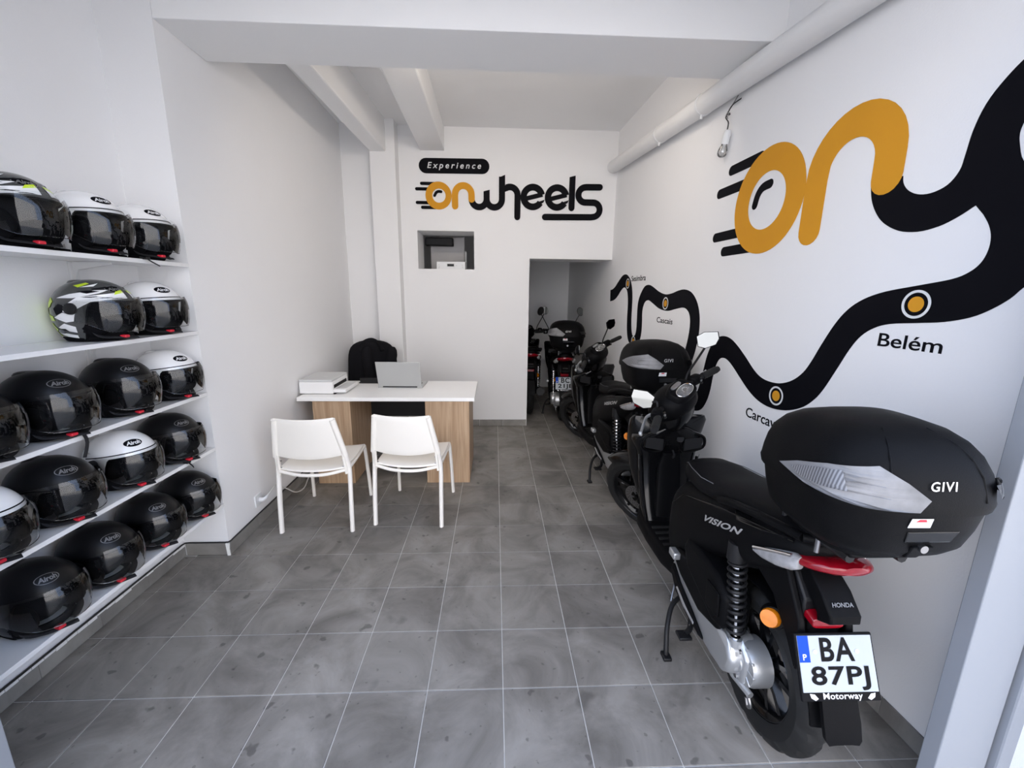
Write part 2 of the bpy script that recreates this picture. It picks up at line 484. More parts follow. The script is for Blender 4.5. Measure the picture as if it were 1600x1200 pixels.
# added fill lamp, unseen behind the beam, invented housing; brightens the rear
bl = struct(bpy.data.objects.new('added_fill_lamp', None)); COL.objects.link(bl); bl.location = (0.05, 1.31, 2.90)
MB().box(-0.80, 0.80, 0.0, 0.030, -0.04, 0.04).build('fill_lamp_body', LETW, bl, bevel=0.004)
for sx in (-1, 1): MB().box(sx * 0.80 - 0.012, sx * 0.80 + 0.012, 0.0, 0.055, -0.035, 0.035).build('end_cap', LETW, bl, bevel=0.004)
bd_ = bpy.data.lights.new('rear_fill_light', 'AREA'); bd_.shape = 'RECTANGLE'; bd_.size = 1.5; bd_.size_y = 0.05
bd_.energy = 8.5; bd_.color = (1.0, 0.88, 0.75)
bo_ = bpy.data.objects.new('rear_fill_light', bd_); COL.objects.link(bo_); bo_.parent = bl
bo_.location = (0, 0.036, -0.005); bo_.rotation_euler = (radians(90 - 22), 0, pi)
bo_.rotation_euler = Vector((0, 0.76, -0.65)).to_track_quat('-Z', 'Z').to_euler()
# outside
struct(MB().box(-14, 14, -16, -0.62, -0.16, -0.015).build('pavement', PAVE, smooth=0))
struct(MB().box(-2.1, 1.75, -0.62, -0.50, 2.75, 4.0).build('wall_front', WALL, smooth=0))
struct(MB().box(-3.2, 3.0, -0.62, 6.3, ZF + 0.06, 4.0).build('ceiling_slab', WALL, smooth=0))
struct(MB().box(-3.2, -2.1, -0.62, 6.3, -0.1, ZF + 0.06).build('wall_neighbour_left', WALL, smooth=0))
struct(MB().box(1.75, 3.0, -0.62, 6.3, -0.1, ZF + 0.06).build('wall_neighbour_right', WALL, smooth=0))
struct(MB().box(-3.2, 3.0, 6.1, 6.3, -0.1, ZF + 0.06).build('wall_rear', WALL, smooth=0))
struct(MB().box(-18, 18, -10.5, -9.5, -0.1, 8.5).build('wall_street', HOUSE, smooth=0))

# skirting tiles
def skirt(name, a, b_, parts=None, h=0.078, th=0.009, label=None):
    a = Vector((*a, 0)); b_ = Vector((*b_, 0)); d = b_ - a; Ln = d.length; d.normalize(); nrm = Vector((-d.y, d.x, 0))
    root = bpy.data.objects.new(name, None); COL.objects.link(root); struct(root)
    root.location = a; root.rotation_euler = (0, 0, atan2(d.y, d.x))
    n = max(1, round(Ln / T)); w = Ln / n
    first = None
    for k in range(n):
        if first is None:
            first = MB().box(0.001, w - 0.001, 0, th, 0.001, h).build('skirting_tile', SKIRT, root, smooth=0, bevel=0.0015, seg=1); q = first
        else:
            q = first.copy(); COL.objects.link(q)
        q.location = (k * w, random.uniform(-0.0006, 0.0006), 0)
    return root
skirt('baseboard_right', (rwx(-0.45), -0.45), (rwx(XB), XB))
skirt('baseboard_back', (0.345, XB), (-1.060, XB))
skirt('baseboard_left', (-1.662, XB), (-1.640, 0.924))
skirt('baseboard_pier', (-1.640, 0.933), (-1.890, 0.933))
skirt('baseboard_alcove', (-1.90, 0.924), (-1.90, -0.45))
skirt('baseboard_store', (rwx(XB + 0.4), XB + 0.4), (rwx(5.6), 5.6))
# white filler smear on the pier corner and along the alcove skirting
struct(MB().prism([(-1.648, 0.0), (-1.632, 0.0), (-1.634, 0.04), (-1.630, 0.079), (-1.652, 0.079), (-1.650, 0.04)], 0.918, 0.926).build('trim_5', FILLER, smooth=0))
fb = MB()
for k in range(26):
    yy = -0.3 + k * 0.047; hh = random.uniform(0.004, 0.016)
    fb.box(-1.8905, -1.8895, yy, yy + 0.045, 0.078 - hh, 0.0785)
struct(fb.build('trim_6', FILLER, smooth=0))

# shop-front frame: right jamb with the closed leaf, left jamb
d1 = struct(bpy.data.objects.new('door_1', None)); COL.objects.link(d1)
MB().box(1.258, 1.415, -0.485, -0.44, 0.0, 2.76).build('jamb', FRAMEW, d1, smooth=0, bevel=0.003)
MB().box(1.415, 1.428, -0.470, -0.45, 0.0, 2.76).build('groove_shadow', DARKP, d1, smooth=0)  # dark strip stands in for the shadow in the groove beside the leaf
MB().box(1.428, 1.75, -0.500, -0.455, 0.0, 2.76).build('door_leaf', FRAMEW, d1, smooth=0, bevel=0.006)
d2 = struct(bpy.data.objects.new('door_2', None)); COL.objects.link(d2)
MB().box(-1.90, -1.352, -0.485, -0.44, 0.0, 2.76).build('jamb', FRAMEW, d2, smooth=0, bevel=0.003)
MB().box(-1.405, -1.385, -0.495, -0.485, 0.22, 0.33).build('hinge', STEEL, d2, bevel=0.004)

# ------------------------------------------------------------------ pipe, bulb, cables, outlet
pipe = thing('drain_pipe', 'white plastic pipe running along the top of the right wall', 'pipe', (1.26, 2.17, 2.83))
pa, pb = Vector((1.2055, 3.345, 2.889)), Vector((1.392, -0.44, 2.628))
dv = (pb - pa).normalized()
def pl(p): return Vector(p) - Vector((1.26, 2.17, 2.83))
MB().tube([pl(pa - dv * 0.012), pl(pa), pl(pb)], [0.050, 0.062, 0.062], 28).build('pipe_run', PIPEW, pipe)
for yy in (2.17, 1.535):
    k = (yy - pa.y) / (pb.y - pa.y); c = pa + (pb - pa) * k
    m = MB().tube([pl(c - dv * 0.010), pl(c + dv * 0.010)], [0.0655, 0.0655], 28)
    m.box(0.055, rwx(yy) - c.x + 0.002, -0.012, 0.012, -0.014, 0.014, Matrix.Translation(pl(c)))
    m.tube([pl(c) + Vector((-0.012, 0, -0.062)), pl(c) + Vector((-0.012, 0, -0.085))], 0.008, 8)
    m.build('pipe_clip', LETW, pipe)

bx = rwx(1.33)
bulb = thing('hanging_bulb', 'bare clear light bulb hanging by wires from right wall below the pipe', 'bulb', (bx - 0.03, 1.33, 2.47))
o = Vector((bx - 0.03, 1.33, 2.47))
def ol(p): return Vector(p) - o
MB().tube([ol(q) for q in catmull([(rwx(1.255) + 0.004, 1.255, 2.690), (rwx(1.28) - 0.03, 1.29, 2.665), (bx - 0.03, 1.345, 2.625), (bx - 0.036, 1.328, 2.605), (bx - 0.03, 1.31, 2.575), (bx - 0.03, 1.325, 2.515)], 5)], 0.0035, 6).build('wire', CABLEK, bulb)
MB().tube([ol(q) for q in catmull([(bx - 0.012, 1.36, 2.62), (bx - 0.03, 1.34, 2.635), (bx - 0.03, 1.305, 2.655), (bx - 0.02, 1.25, 2.70)], 4)], 0.003, 6).build('bare_wire', STEEL, bulb)
MB().box(-0.008, 0.008, -0.02, 0.012, -0.006, 0.006, Matrix.Translation((0, 0.0, 0.158))).build('wire_connector', GLASS, bulb, bevel=0.002)
tilt = Matrix.Rotation(radians(20), 4, 'X')
MB().lathe([(0.003, 0.075), (0.015, 0.072), (0.021, 0.058), (0.023, 0.0), (0.021, 0.0)], 18, tilt, True).build('socket', LETW, bulb)
MB().lathe([(0.018, 0.002), (0.018, -0.008), (0.024, -0.020), (0.030, -0.036), (0.031, -0.048), (0.026, -0.064), (0.014, -0.074), (0.001, -0.077)], 20, tilt).build('glass_bulb', BULBG, bulb)
MB().lathe([(0.008, 0.0), (0.006, -0.022), (0.012, -0.040), (0.009, -0.044), (0.003, -0.022)], 8, tilt).build('filament_stem', LETW, bulb)

ck = MB().tube([(-1.893, -0.43, 0.0835), (-1.893, 0.3, 0.0835), (-1.893, 0.90, 0.0835), (-1.886, 0.922, 0.0835), (-1.86, 0.926, 0.0835), (-1.66, 0.926, 0.0835), (-1.640, 0.929, 0.0840), (-1.6335, 0.945, 0.0845), (-1.6345, 1.0, 0.085), (-1.644, 2.0, 0.0865), (-1.650, 2.75, 0.0835)], 0.0042, 6).build('cable_run', CABLEK)
tag(ck, 'thin black cable laid on top of the skirting along left wall and alcove', 'cable')

out = thing('wall_outlet', 'white wall socket with plug low on the left wall', 'outlet', (-1.6435, 1.275, 0.18))
MB().box(0, 0.009, -0.040, 0.040, -0.040, 0.040).build('cover_plate', LETW, out, bevel=0.003)
MB().lathe([(0.0, 0.004), (0.019, 0.004), (0.021, 0.011), (0.019, 0.011)], 20, Matrix.Rotation(pi / 2, 4, 'Y')).build('socket_ring', LETW, out)
ex = thing('power_cord', 'white power cord from wall socket along left wall towards desk', 'cord', (-1.633, 1.28, 0.18))
oo = Vector((-1.633, 1.28, 0.18))
MB().tube([Vector(q) - oo for q in [(-1.634, 1.28, 0.178), (-1.612, 1.282, 0.178), (-1.598, 1.29, 0.184), (-1.592, 1.31, 0.196)]], [0.017, 0.016, 0.013, 0.007], 10).build('plug', LETW, ex)
MB().tube([Vector(q) - oo for q in catmull([(-1.594, 1.300, 0.192), (-1.588, 1.35, 0.212), (-1.600, 1.43, 0.212), (-1.610, 1.50, 0.17), (-1.600, 1.58, 0.11), (-1.595, 1.66, 0.045), (-1.592, 1.74, 0.008), (-1.585, 1.82, 0.006), (-1.60, 1.92, 0.03), (-1.612, 2.02, 0.05), (-1.615, 2.15, 0.07), (-1.60, 2.30, 0.10)], 5)], 0.0045, 6).build('flex', CABLEW, ex)

# ------------------------------------------------------------------ niche: appliance, panel and pipe behind the wall opening
ap = thing('control_unit', 'white appliance control unit with small display in wall niche', 'appliance', (-0.54, 3.62, 1.83))
MB().box(-0.163, 0.163, -0.06, 0.14, 0.0, 0.088).build('housing', LETW, ap, bevel=0.006)
MB().box(-0.048, 0.042, -0.064, -0.058, 0.030, 0.068).build('display_bezel', PRINTG, ap, bevel=0.002)
MB().box(-0.040, 0.034, -0.067, -0.063, 0.036, 0.062).build('display', DARKP, ap)
for k, (px, pz) in enumerate([(-0.135, 0.052), (-0.132, 0.030), (-0.136, 0.016), (0.130, 0.050), (0.133, 0.028), (0.062, 0.045)]):
    MB().cyl((px, -0.066, pz), (px, -0.058, pz), 0.007, 10).build('button', PRINTG, ap)
pn = MB().box(-0.83, -0.415, 4.02, 4.06, 1.60, 2.24).build('grey_panel', PANELG, bevel=0.004)
tag(pn, 'plain grey board standing behind the wall niche', 'panel')
hd = thing('dark_tray', 'dark grey tray hung at top of the wall niche', 'tray', (-0.70, 3.96, 2.13))
MB().box(-0.18, 0.155, -0.06, 0.05, -0.005, 0.09).build('tray_body', DARKP, hd, bevel=0.012)
lo2 = MB().tube([(-0.392, 3.90, 1.80), (-0.392, 3.90, 2.06)], 0.011, 8).build('upright_rod', PRINTG)
tag(lo2, 'thin pale upright rod at right inside the wall niche', 'rod')
# ------------------------------------------------------------------ mural on the right wall
mural = thing('wall_mural', 'black road and orange lettering mural on the right wall', 'mural', (1.28, XB, 0.0))
def on_right(v, off):
    out_ = []
    for x, y, z in v:
        out_.append((0.047 * x - off - z, -x, y))
    return out_
def mural_part(name, loops, m, off=0.001, half=0.0006, parent=None, merge=None):
    b = MB()
    for L in loops if isinstance(loops[0][0], list) else [loops]:
        v, f = flat_shape(L if isinstance(L[0], list) else [L], half)
        b.add(on_right(v, off), f)
    return b.build(name, m, parent or mural, smooth=0)
def C_(L, m=4): return catmull(L, m)
top_u = [(3.277,1.999),(3.283,1.974),(3.304,1.946),(3.341,1.924),(3.387,1.917),(3.435,1.931),(3.463,1.967),(3.470,2.012),(3.477,2.078),(3.497,2.144),(3.533,2.195),(3.580,2.235),(3.65,2.26),(3.74,2.25)]
top_l = [(3.153,1.992),(3.167,1.94),(3.194,1.890),(3.235,1.845),(3.300,1.808),(3.369,1.795),(3.436,1.803),(3.487,1.823),(3.532,1.85)]
lo_u = [(3.559,1.818),(3.580,1.784),(3.592,1.749),(3.593,1.711),(3.582,1.676),(3.557,1.650),(3.512,1.630),(3.406,1.611),(3.294,1.591),(3.211,1.562),(3.147,1.518),(3.095,1.452),(3.042,1.354),(3.006,1.280),(2.968,1.220),(2.910,1.170),(2.836,1.139),(2.762,1.131),(2.691,1.139),(2.625,1.168),(2.535,1.230),(2.449,1.284),(2.379,1.316),(2.311,1.326),(2.245,1.312),(2.188,1.268),(2.142,1.182),(2.113,1.068),(2.085,0.96),(2.06,0.91),(2.02,0.90),(1.975,0.92),(1.955,0.98),(1.952,1.05),(1.958,1.115),(1.984,1.190),(2.007,1.297),(2.002,1.400),(1.974,1.480),(1.921,1.547),(1.845,1.595),(1.747,1.614),(1.650,1.606),(1.549,1.586),(1.438,1.578),(1.313,1.600),(1.174,1.644),(1.085,1.660),(0.998,1.646),(0.916,1.580),(0.872,1.510),(0.864,1.429),(0.872,1.330),(0.874,1.250),(0.854,1.196),(0.819,1.178),(0.777,1.190),(0.745,1.250),(0.728,1.336),(0.722,1.438),(0.715,1.539),(0.690,1.630),(0.633,1.713),(0.550,1.762),(0.473,1.777),(0.386,1.764),(0.269,1.708),(0.182,1.660),(0.097,1.632),(0.019,1.624)]
lo_l = [(3.74,1.64),(3.699,1.600),(3.676,1.570),(3.638,1.538),(3.589,1.511),(3.517,1.492),(3.434,1.483),(3.339,1.473),(3.280,1.454),(3.230,1.418),(3.190,1.360),(3.147,1.270),(3.092,1.160),(3.045,1.098),(2.985,1.050),(2.895,1.013),(2.790,0.998),(2.691,1.010),(2.601,1.047),(2.518,1.098),(2.429,1.156),(2.374,1.184),(2.330,1.192),(2.289,1.180),(2.257,1.136),(2.235,1.050),(2.222,0.96),(2.190,0.87),(2.130,0.80),(2.03,0.77),(1.93,0.79),(1.86,0.85),(1.828,0.94),(1.822,1.05),(1.839,1.162),(1.865,1.259),(1.876,1.350),(1.862,1.421),(1.820,1.464),(1.749,1.482),(1.626,1.466),(1.493,1.447),(1.340,1.461),(1.202,1.502),(1.105,1.526),(1.032,1.508),(0.994,1.455),(0.988,1.400),(0.998,1.330),(1.002,1.250),(0.985,1.170),(0.930,1.115),(0.836,1.090),(0.735,1.095),(0.668,1.135),(0.625,1.225),(0.608,1.344),(0.605,1.449),(0.592,1.538),(0.561,1.604),(0.511,1.638),(0.455,1.645),(0.381,1.619),(0.264,1.550),(0.160,1.513),(0.031,1.497)]
road = C_(top_u)[:] + [(3.86, 2.20), (3.86, 1.72)] + C_(lo_l) + C_(lo_u)[::-1] + C_(top_l)[::-1]
hole = C_([(3.604,2.053),(3.601,2.030),(3.607,1.999),(3.626,1.950),(3.67,1.91),(3.72,1.95),(3.73,2.03),(3.68,2.10),(3.62,2.09)] , 4)
mural_part('road', [road, hole], VINK)
# "on": o ring, n stroke (orange), speed lines (black)
mural_part('letter_o', [arc(2.5385, 2.066, 0.2693, 0, 354, 59), arc(2.5360, 2.066, 0.1445, 0, 354, 59)], VINO, 0.0022)
npath = [(2.870, 1.866), (2.870, 2.07)] + arc(3.041, 2.093, 0.170, 176, 0, 18)[1:] + [(3.212, 2.06), (3.213, 2.012)]
mural_part('letter_n', stroke(npath, 0.125), VINO, 0.0024)
bar = [((2.185, 2.305), (2.45, 2.305), .056), ((2.080, 2.196), (2.33, 2.196), .056), ((2.085, 1.933), (2.32, 1.933), .056), ((2.195, 1.838), (2.45, 1.838), .056)]
for a, b_, w in bar: mural_part('speed_line', stroke([a, b_], w), VINK, 0.0014)
mural_part('highlight_arc', stroke(catmull([(2.446, 2.060), (2.463, 2.110), (2.497, 2.140), (2.553, 2.146)], 5), 0.046), VINK, 0.0014)
for cx, cz in ((3.417, 1.547), (2.818, 1.069), (1.452, 1.506), (0.561, 1.683), (0.820, 1.128)):
    st = mural_part('stop_ring', [arc(cx, cz, 0.0494, 0, 352, 44), arc(cx, cz, 0.0405, 0, 352, 44)], LETW, 0.0022)
    mural_part('stop_dot', arc(cx, cz, 0.0268, 0, 350, 35), VINO, 0.0022, parent=st)
def mural_text(body, cx, cz, width, height, rot=0.0):
    v, f = text_shape(body, 0.08, 0.0004, width=width, height=height, offset=0.0008)
    c, s_ = cos(rot), sin(rot)
    v = [(cx + x * c - y * s_, cz + x * s_ + y * c, z) for x, y, z in v]
    MB().add(on_right(v, 0.001), f).build('place_name', VINK, mural, smooth=0)
mural_text('Bel\u00e9m', 3.418, 1.412, 0.226, 0.050)
mural_text('Carcavelos', 2.790, 0.925, 0.375, 0.056)
mural_text('Cascais', 1.458, 1.368, 0.290, 0.045)
mural_text('Sesimbra', 0.832, 1.727, 0.352, 0.052)

# ------------------------------------------------------------------ sign on the back wall
sign = thing('wall_sign', 'orange and black lettered shop sign on the back wall above the niche', 'sign', (0.0, XB, 0.0))
sign_n = [0]
def sign_part(name, loops, m, off=0.001, half=0.003):
    sign_n[0] += 1; off += 0.00012 * sign_n[0]
    v, f = flat_shape(loops if isinstance(loops[0], list) else [loops], half)
    return MB().add([(x, -off - half - z, y) for x, y, z in v], f).build(name, m, sign, smooth=0)
R_ = 0.0755
sign_part('badge', stroke([(-0.774, 2.8865), (-0.176, 2.8920)], 0.150), VINK)
v, f = text_shape('Experience', 0.08, 0.0015, shear=0.22, space=1.45, width=0.570, height=0.078, offset=0.0008)
MB().add([(x - 0.474, -0.0085 - z, y + 2.885 + x * 0.009) for x, y, z in v], f).build('badge_lettering', LETW, sign, smooth=0)
sign_part('letter_o', [arc(-0.647, 2.592, 0.140, 0, 354, 50), arc(-0.643, 2.592, 0.0715, 0, 354, 50)], VINO, 0.002)
sign_part('letter_n', stroke([(-0.472, 2.490), (-0.472, 2.60)] + arc(-0.382, 2.610, 0.088, 176, 4, 16) + [(-0.293, 2.59), (-0.293, 2.562)], 0.068), VINO, 0.003)
for a, b_ in (((-0.826, 2.711), (-0.66, 2.711)), ((-0.880, 2.656), (-0.70, 2.656)), ((-0.878, 2.519), (-0.70, 2.519)), ((-0.823, 2.471), (-0.64, 2.471))):
    sign_part('speed_line', stroke([a, b_], 0.032), VINK)
sign_part('highlight_arc', stroke(catmull([(-0.690, 2.592), (-0.672, 2.622), (-0.648, 2.634), (-0.620, 2.632)], 4), 0.028), VINK)
w_ = 0.066
sign_part('letter_w', stroke([(-0.293, 2.570)] + arc(-0.212, 2.566, 0.081, 182, 360, 16) + [(-0.131, 2.60), (-0.131, 2.640)], w_, False, False), VINK)
sign_part('letter_w', stroke([(-0.131, 2.60)] + arc(-0.048, 2.568, 0.083, 180, 360, 16) + [(0.035, 2.66), (0.035, 2.795)], w_, False, False), VINK)
sign_part('letter_h', [(0.002, 2.785), (0.068, 2.815), (0.068, 2.70), (0.002, 2.70)], VINK)
sign_part('letter_w', [(-0.164, 2.63), (-0.098, 2.63), (-0.098, 2.662), (-0.164, 2.645)], VINK)
sign_part('letter_h', stroke([(0.050, 2.690)] + arc(0.121, 2.612, 0.083, 130, 0, 12) + [(0.204, 2.55), (0.204, 2.391)], w_, False, True), VINK)
for cx in (0.370, 0.6345):
    cz = 2.598
    sign_part('letter_e', stroke(arc(cx, cz, 0.1, -34, -346, 44), 0.068, False, False), VINK)
    sign_part('letter_e', stroke([(cx - 0.085, cz - 0.020), (cx + 0.105, cz + 0.028)], 0.046, False, False), VINK)
    sign_part('letter_e', [(cx + 0.02, cz - 0.062), (cx + 0.128, cz - 0.025), (cx + 0.12, cz - 0.05), (cx + 0.07, cz - 0.085)], VINK)
sign_part('letter_l', [(0.764, 2.49), (0.830, 2.49), (0.829, 2.823), (0.764, 2.806)], VINK)
sign_part('letter_l', stroke([(0.797, 2.50), (0.797, 2.495)], 0.066), VINK)
sign_part('letter_s', stroke([(1.098, 2.711), (0.945, 2.709)] + arc(0.945, 2.631, 0.077, 90, 270, 16) + [(0.96, 2.554), (1.035, 2.554)] + arc(1.035, 2.480, 0.074, 90, -90, 16) + [(1.02, 2.403), (0.508, 2.396)], w_), VINK)

# ------------------------------------------------------------------ desk and what stands on it
ZT = 0.745
desk = thing('office_desk', 'office desk with white top on two oak veneer pedestals', 'desk', (-0.90, 2.20, 0))
MB().box(-0.705, 0.700, -0.330, 0.330, ZT - 0.030, ZT).build('desktop', DESKW, desk, bevel=0.002)
MB().box(-0.598, -0.300, -0.302, 0.290, 0.0, ZT - 0.031).build('pedestal', OAK, desk, bevel=0.0015)
MB().box(0.298, 0.655, -0.302, 0.290, 0.0, ZT - 0.031).build('pedestal', OAK, desk, bevel=0.0015)
MB().box(-0.300, 0.298, 0.255, 0.275, 0.42, ZT - 0.031).build('modesty_panel', DARKP, desk)
pr = thing('printer', 'white flatbed printer with paper tray on left end of desk', 'printer', (-1.462, 2.150, ZT), radians(0))
MB().box(-0.165, 0.105, -0.175, 0.185, 0.004, 0.104).build('body', PRINTW, pr, bevel=0.010, seg=3)
MB().box(-0.163, 0.103, -0.172, 0.183, 0.1045, 0.122).build('scanner_lid', PRINTG, pr, bevel=0.004)
MB().box(-0.020, 0.012, -0.030, -0.020, 0.122, 0.1225).build('emblem', PRINTW, pr)
MB().box(0.103, 0.205, -0.165, 0.150, 0.014, 0.042).build('paper_tray', PRINTW, pr, bevel=0.005)
MB().box(0.118, 0.195, -0.120, 0.140, 0.0422, 0.0432).build('tray_recess', PRINTG, pr)
MB().box(0.1025, 0.1055, -0.145, 0.15, 0.046, 0.075).build('output_slot', DARKP, pr)
for sx in (-0.14, 0.11):
    for sy in (-0.15, 0.15): MB().cyl((sx, sy, 0), (sx, sy, 0.006), 0.012, 10).build('foot', DARKP, pr)
lp = thing('laptop', 'grey laptop seen from behind its open lid on desk', 'laptop', (-0.868, 2.225, ZT), radians(-1.5))
MB().box(-0.195, 0.195, 0.0, 0.255, 0.0, 0.014).build('keyboard_base', LAPG, lp, bevel=0.004)
Ml = Matrix.Translation((0, 0.004, 0.012)) @ Matrix.Rotation(radians(16), 4, 'X')
MB().box(-0.190, 0.190, -0.006, 0.0, 0.0, 0.240, Ml).build('screen_lid', LAPG, lp, bevel=0.003)
MB().box(-0.185, 0.185, 0.0003, 0.001, 0.012, 0.238, Ml).build('screen', DARKP, lp)
MB().cyl((-0.15, 0.0, 0.012), (0.15, 0.0, 0.012), 0.006, 10).build('hinge', DARKP, lp)
MB().box(-0.165, 0.165, 0.06, 0.17, 0.0141, 0.0146).build('keyboard', DARKP, lp)
st_ = thing('desk_stand', 'small black device between printer and laptop at back edge of desk', 'stand', (-1.175, 2.44, ZT))
MB().box(-0.11, 0.10, -0.03, 0.05, 0.0, 0.012).build('base_plate', DARKP, st_, bevel=0.003)
MB().box(-0.10, 0.09, -0.032, -0.02, 0.012, 0.05).build('front_bar', DARKP, st_, bevel=0.003)

# office chair with a jacket over its back
oc = thing('office_chair', 'black office chair pushed in behind the white topped desk', 'chair', (-1.33, 2.87, 0), radians(180 + 6))
m = MB()
for k in range(5):
    a = 2 * pi * k / 5
    m.tube([(0, 0, 0.10), (0.28 * cos(a), 0.28 * sin(a), 0.075)], [0.03, 0.018], 8)
m.build('star_base', DARKP, oc)
for k in range(5):
    a = 2 * pi * k / 5
    MB().ball((0.285 * cos(a), 0.285 * sin(a), 0.032), 0.032, 10, 8).build('castor', DARKP, oc)
MB().cyl((0, 0, 0.09), (0, 0, 0.43), 0.026, 12).build('gas_column', STEEL, oc)
MB().loft([ring_se(0, 0, 0.42, 0.20, 0.20, 24, 3), ring_se(0, 0, 0.45, 0.245, 0.235, 24, 3), ring_se(0, 0, 0.48, 0.245, 0.235, 24, 3), ring_se(0, 0, 0.50, 0.20, 0.19, 24, 3)]).build('seat', CLOTH, oc)
MB().tube([(0, -0.18, 0.45), (0, -0.27, 0.52), (0, -0.285, 0.62)], 0.018, 8).build('back_bar', DARKP, oc)
MB().loft([ring_se(0, -0.26 + 0.02 * ((k - 3) / 3) ** 2, 0.55 + 0.068 * k, w__, 0.035, 24, 2.6) for k, w__ in enumerate((0.15, 0.20, 0.215, 0.22, 0.215, 0.19, 0.10))]).build('backrest', CLOTH, oc)
for s_ in (-1, 1):
    MB().tube([(s_ * 0.22, -0.05, 0.46), (s_ * 0.275, -0.06, 0.50), (s_ * 0.28, -0.08, 0.66), (s_ * 0.28, 0.10, 0.675)], 0.016, 8).build('armrest', DARKP, oc)
jk = thing('jacket', 'black jacket draped over the back of the office chair', 'jacket', (-1.33, 2.87, 0), radians(180 + 6))
rings = []
ZJ = 0.045
prof = [(0.43, 0.285, 0.085, -0.25), (0.52, 0.275, 0.085, -0.255), (0.64, 0.262, 0.080, -0.26), (0.78, 0.255, 0.075, -0.26), (0.88, 0.250, 0.075, -0.26), (0.955, 0.225, 0.070, -0.255), (1.00, 0.165, 0.060, -0.25), (1.022, 0.085, 0.04, -0.25)]
for z, w__, d, yc in prof:
    z += ZJ * (z - 0.43) / 0.6
    r = ring_se(0, yc, z, w__, d, 48, 2.6)
    amp = 0.016 * max(0, 1 - (z - 0.43) / 0.6)
    rings.append([Vector((p.x + amp * 0.5 * sin(11 * a_ / 48 * 2 * pi + z * 9), p.y + amp * sin(9 * a_ / 48 * 2 * pi + z * 5), p.z)) for a_, p in enumerate(r)])
MB().loft(rings).build('jacket_body', CLOTH, jk, smooth=60, sub=1)
for s_, bend in ((-1, 0.02), (1, -0.02)):
    MB().tube([(s_ * 0.12 - 0.09, -0.22, 1.005), (s_ * 0.14 - 0.09, -0.165, 0.93), (s_ * 0.13 - 0.08 + bend, -0.145, 0.80), (s_ * 0.125 - 0.085 + bend, -0.14, 0.66), (s_ * 0.13 - 0.09 + bend, -0.14, 0.55)], [0.045, 0.058, 0.055, 0.05, 0.047], 12, flat=0.7).build('sleeve', CLOTH, jk, smooth=60, sub=1)
MB().tube(catmull([(-0.12, -0.18, 0.96), (-0.08, -0.20, 1.035), (0, -0.235, 1.068), (0.08, -0.20, 1.035), (0.12, -0.18, 0.96)], 4), 0.018, 8, flat=1.4).build('collar', CLOTH, jk, smooth=60)

# ------------------------------------------------------------------ white chairs (seen from behind)
def make_chair(label, group, loc, rz):
    t = thing('stacking_chair', label, 'chair', loc, rz, group)
    # local: +y towards the desk, seat front at +y
    for s_ in (-1, 1):
        MB().tube(catmull([(s_ * 0.229, -0.252, 0.0), (s_ * 0.228, -0.235, 0.22), (s_ * 0.226, -0.215, 0.40), (s_ * 0.222, -0.218, 0.47), (s_ * 0.214, -0.245, 0.55)], 4), 0.0145, 12, flat=1.35).build('leg', CHAIRM, t)
        MB().tube(catmull([(s_ * 0.218, 0.262, 0.0), (s_ * 0.212, 0.245, 0.20), (s_ * 0.204, 0.222, 0.40), (s_ * 0.198, 0.205, 0.430)], 4), 0.0125, 12, flat=1.25).build('leg', CHAIRM, t)
        MB().tube([(s_ * 0.205, 0.205, 0.428), (s_ * 0.212, -0.05, 0.422), (s_ * 0.215, -0.215, 0.425)], 0.012, 10).build('seat_rail', CHAIRM, t)
        MB().tube(catmull([(s_ * 0.213, -0.222, 0.405), (s_ * 0.210, -0.232, 0.47), (s_ * 0.206, -0.246, 0.55)], 3), 0.010, 8, flat=2.0).build('back_bracket', CHAIRW, t)
        for zz in (0.455, 0.50): MB().cyl((s_ * 0.198, -0.235, zz), (s_ * 0.190, -0.236, zz), 0.004, 8).build('screw', STEEL, t)
    # seat: a thin dished panel
    rows = []
    for k in range(11):
        yy = -0.235 + 0.465 * k / 10
        hw = 0.205 + 0.012 * sin(pi * k / 10)
        row = []
        for i in range(13):
            u = -1 + 2 * i / 12
            dip = -0.016 * (1 - u * u) * (1 - 0.25 * abs(2 * k / 10 - 1))
            edge = -0.018 * max(0, (k - 8) / 2) ** 2
            yb = yy - (0.030 * (1 - u * u) if k == 0 else 0)
            row.append(Vector((u * hw, yb, 0.448 + dip + edge)))
        rows.append(row)
    m = MB()
    m.loft(rows, False, False, closed=False)
    m.build('seat', CHAIRW, t, smooth=60, solid=0.014, bevel=0.003)
    MB().tube(catmull([(-0.205, -0.240, 0.432), (-0.10, -0.262, 0.414), (0, -0.268, 0.409), (0.10, -0.262, 0.414), (0.205, -0.240, 0.432)], 4), 0.011, 8).build('rear_rail', CHAIRW, t)
    # backrest: curved panel tapering to the top, wrapped round the side tubes
    rows = []
    NZ = 9
    for k in range(NZ):
        h = k / (NZ - 1)
        z = 0.545 + 0.262 * h
        hw = 0.224 - 0.044 * h
        row = []
        for i in range(17):
            u = -1 + 2 * i / 16
            bow = -0.030 * (1 - u * u) * (1 - 0.25 * h)
            zz = z - 0.026 * (1 - u * u) * (1 - h) + (-0.010 * (1 - u * u)) * h
            row.append(Vector((u * hw, -0.242 - 0.062 * h + bow * 0.9, zz)))
        rows.append(row)
    m = MB(); m.loft(rows, False, False, closed=False)
    m.build('backrest', CHAIRW, t, smooth=60, solid=0.013, bevel=0.004)
    for s_ in (-1, 1):
        MB().tube([(s_ * (0.217 - 0.044 * h), -0.245 - 0.062 * h, 0.535 + 0.262 * h) for h in (0, .25, .5, .75, 1.0)], 0.0185, 12, flat=1.0).build('back_channel', CHAIRW, t)
    return t
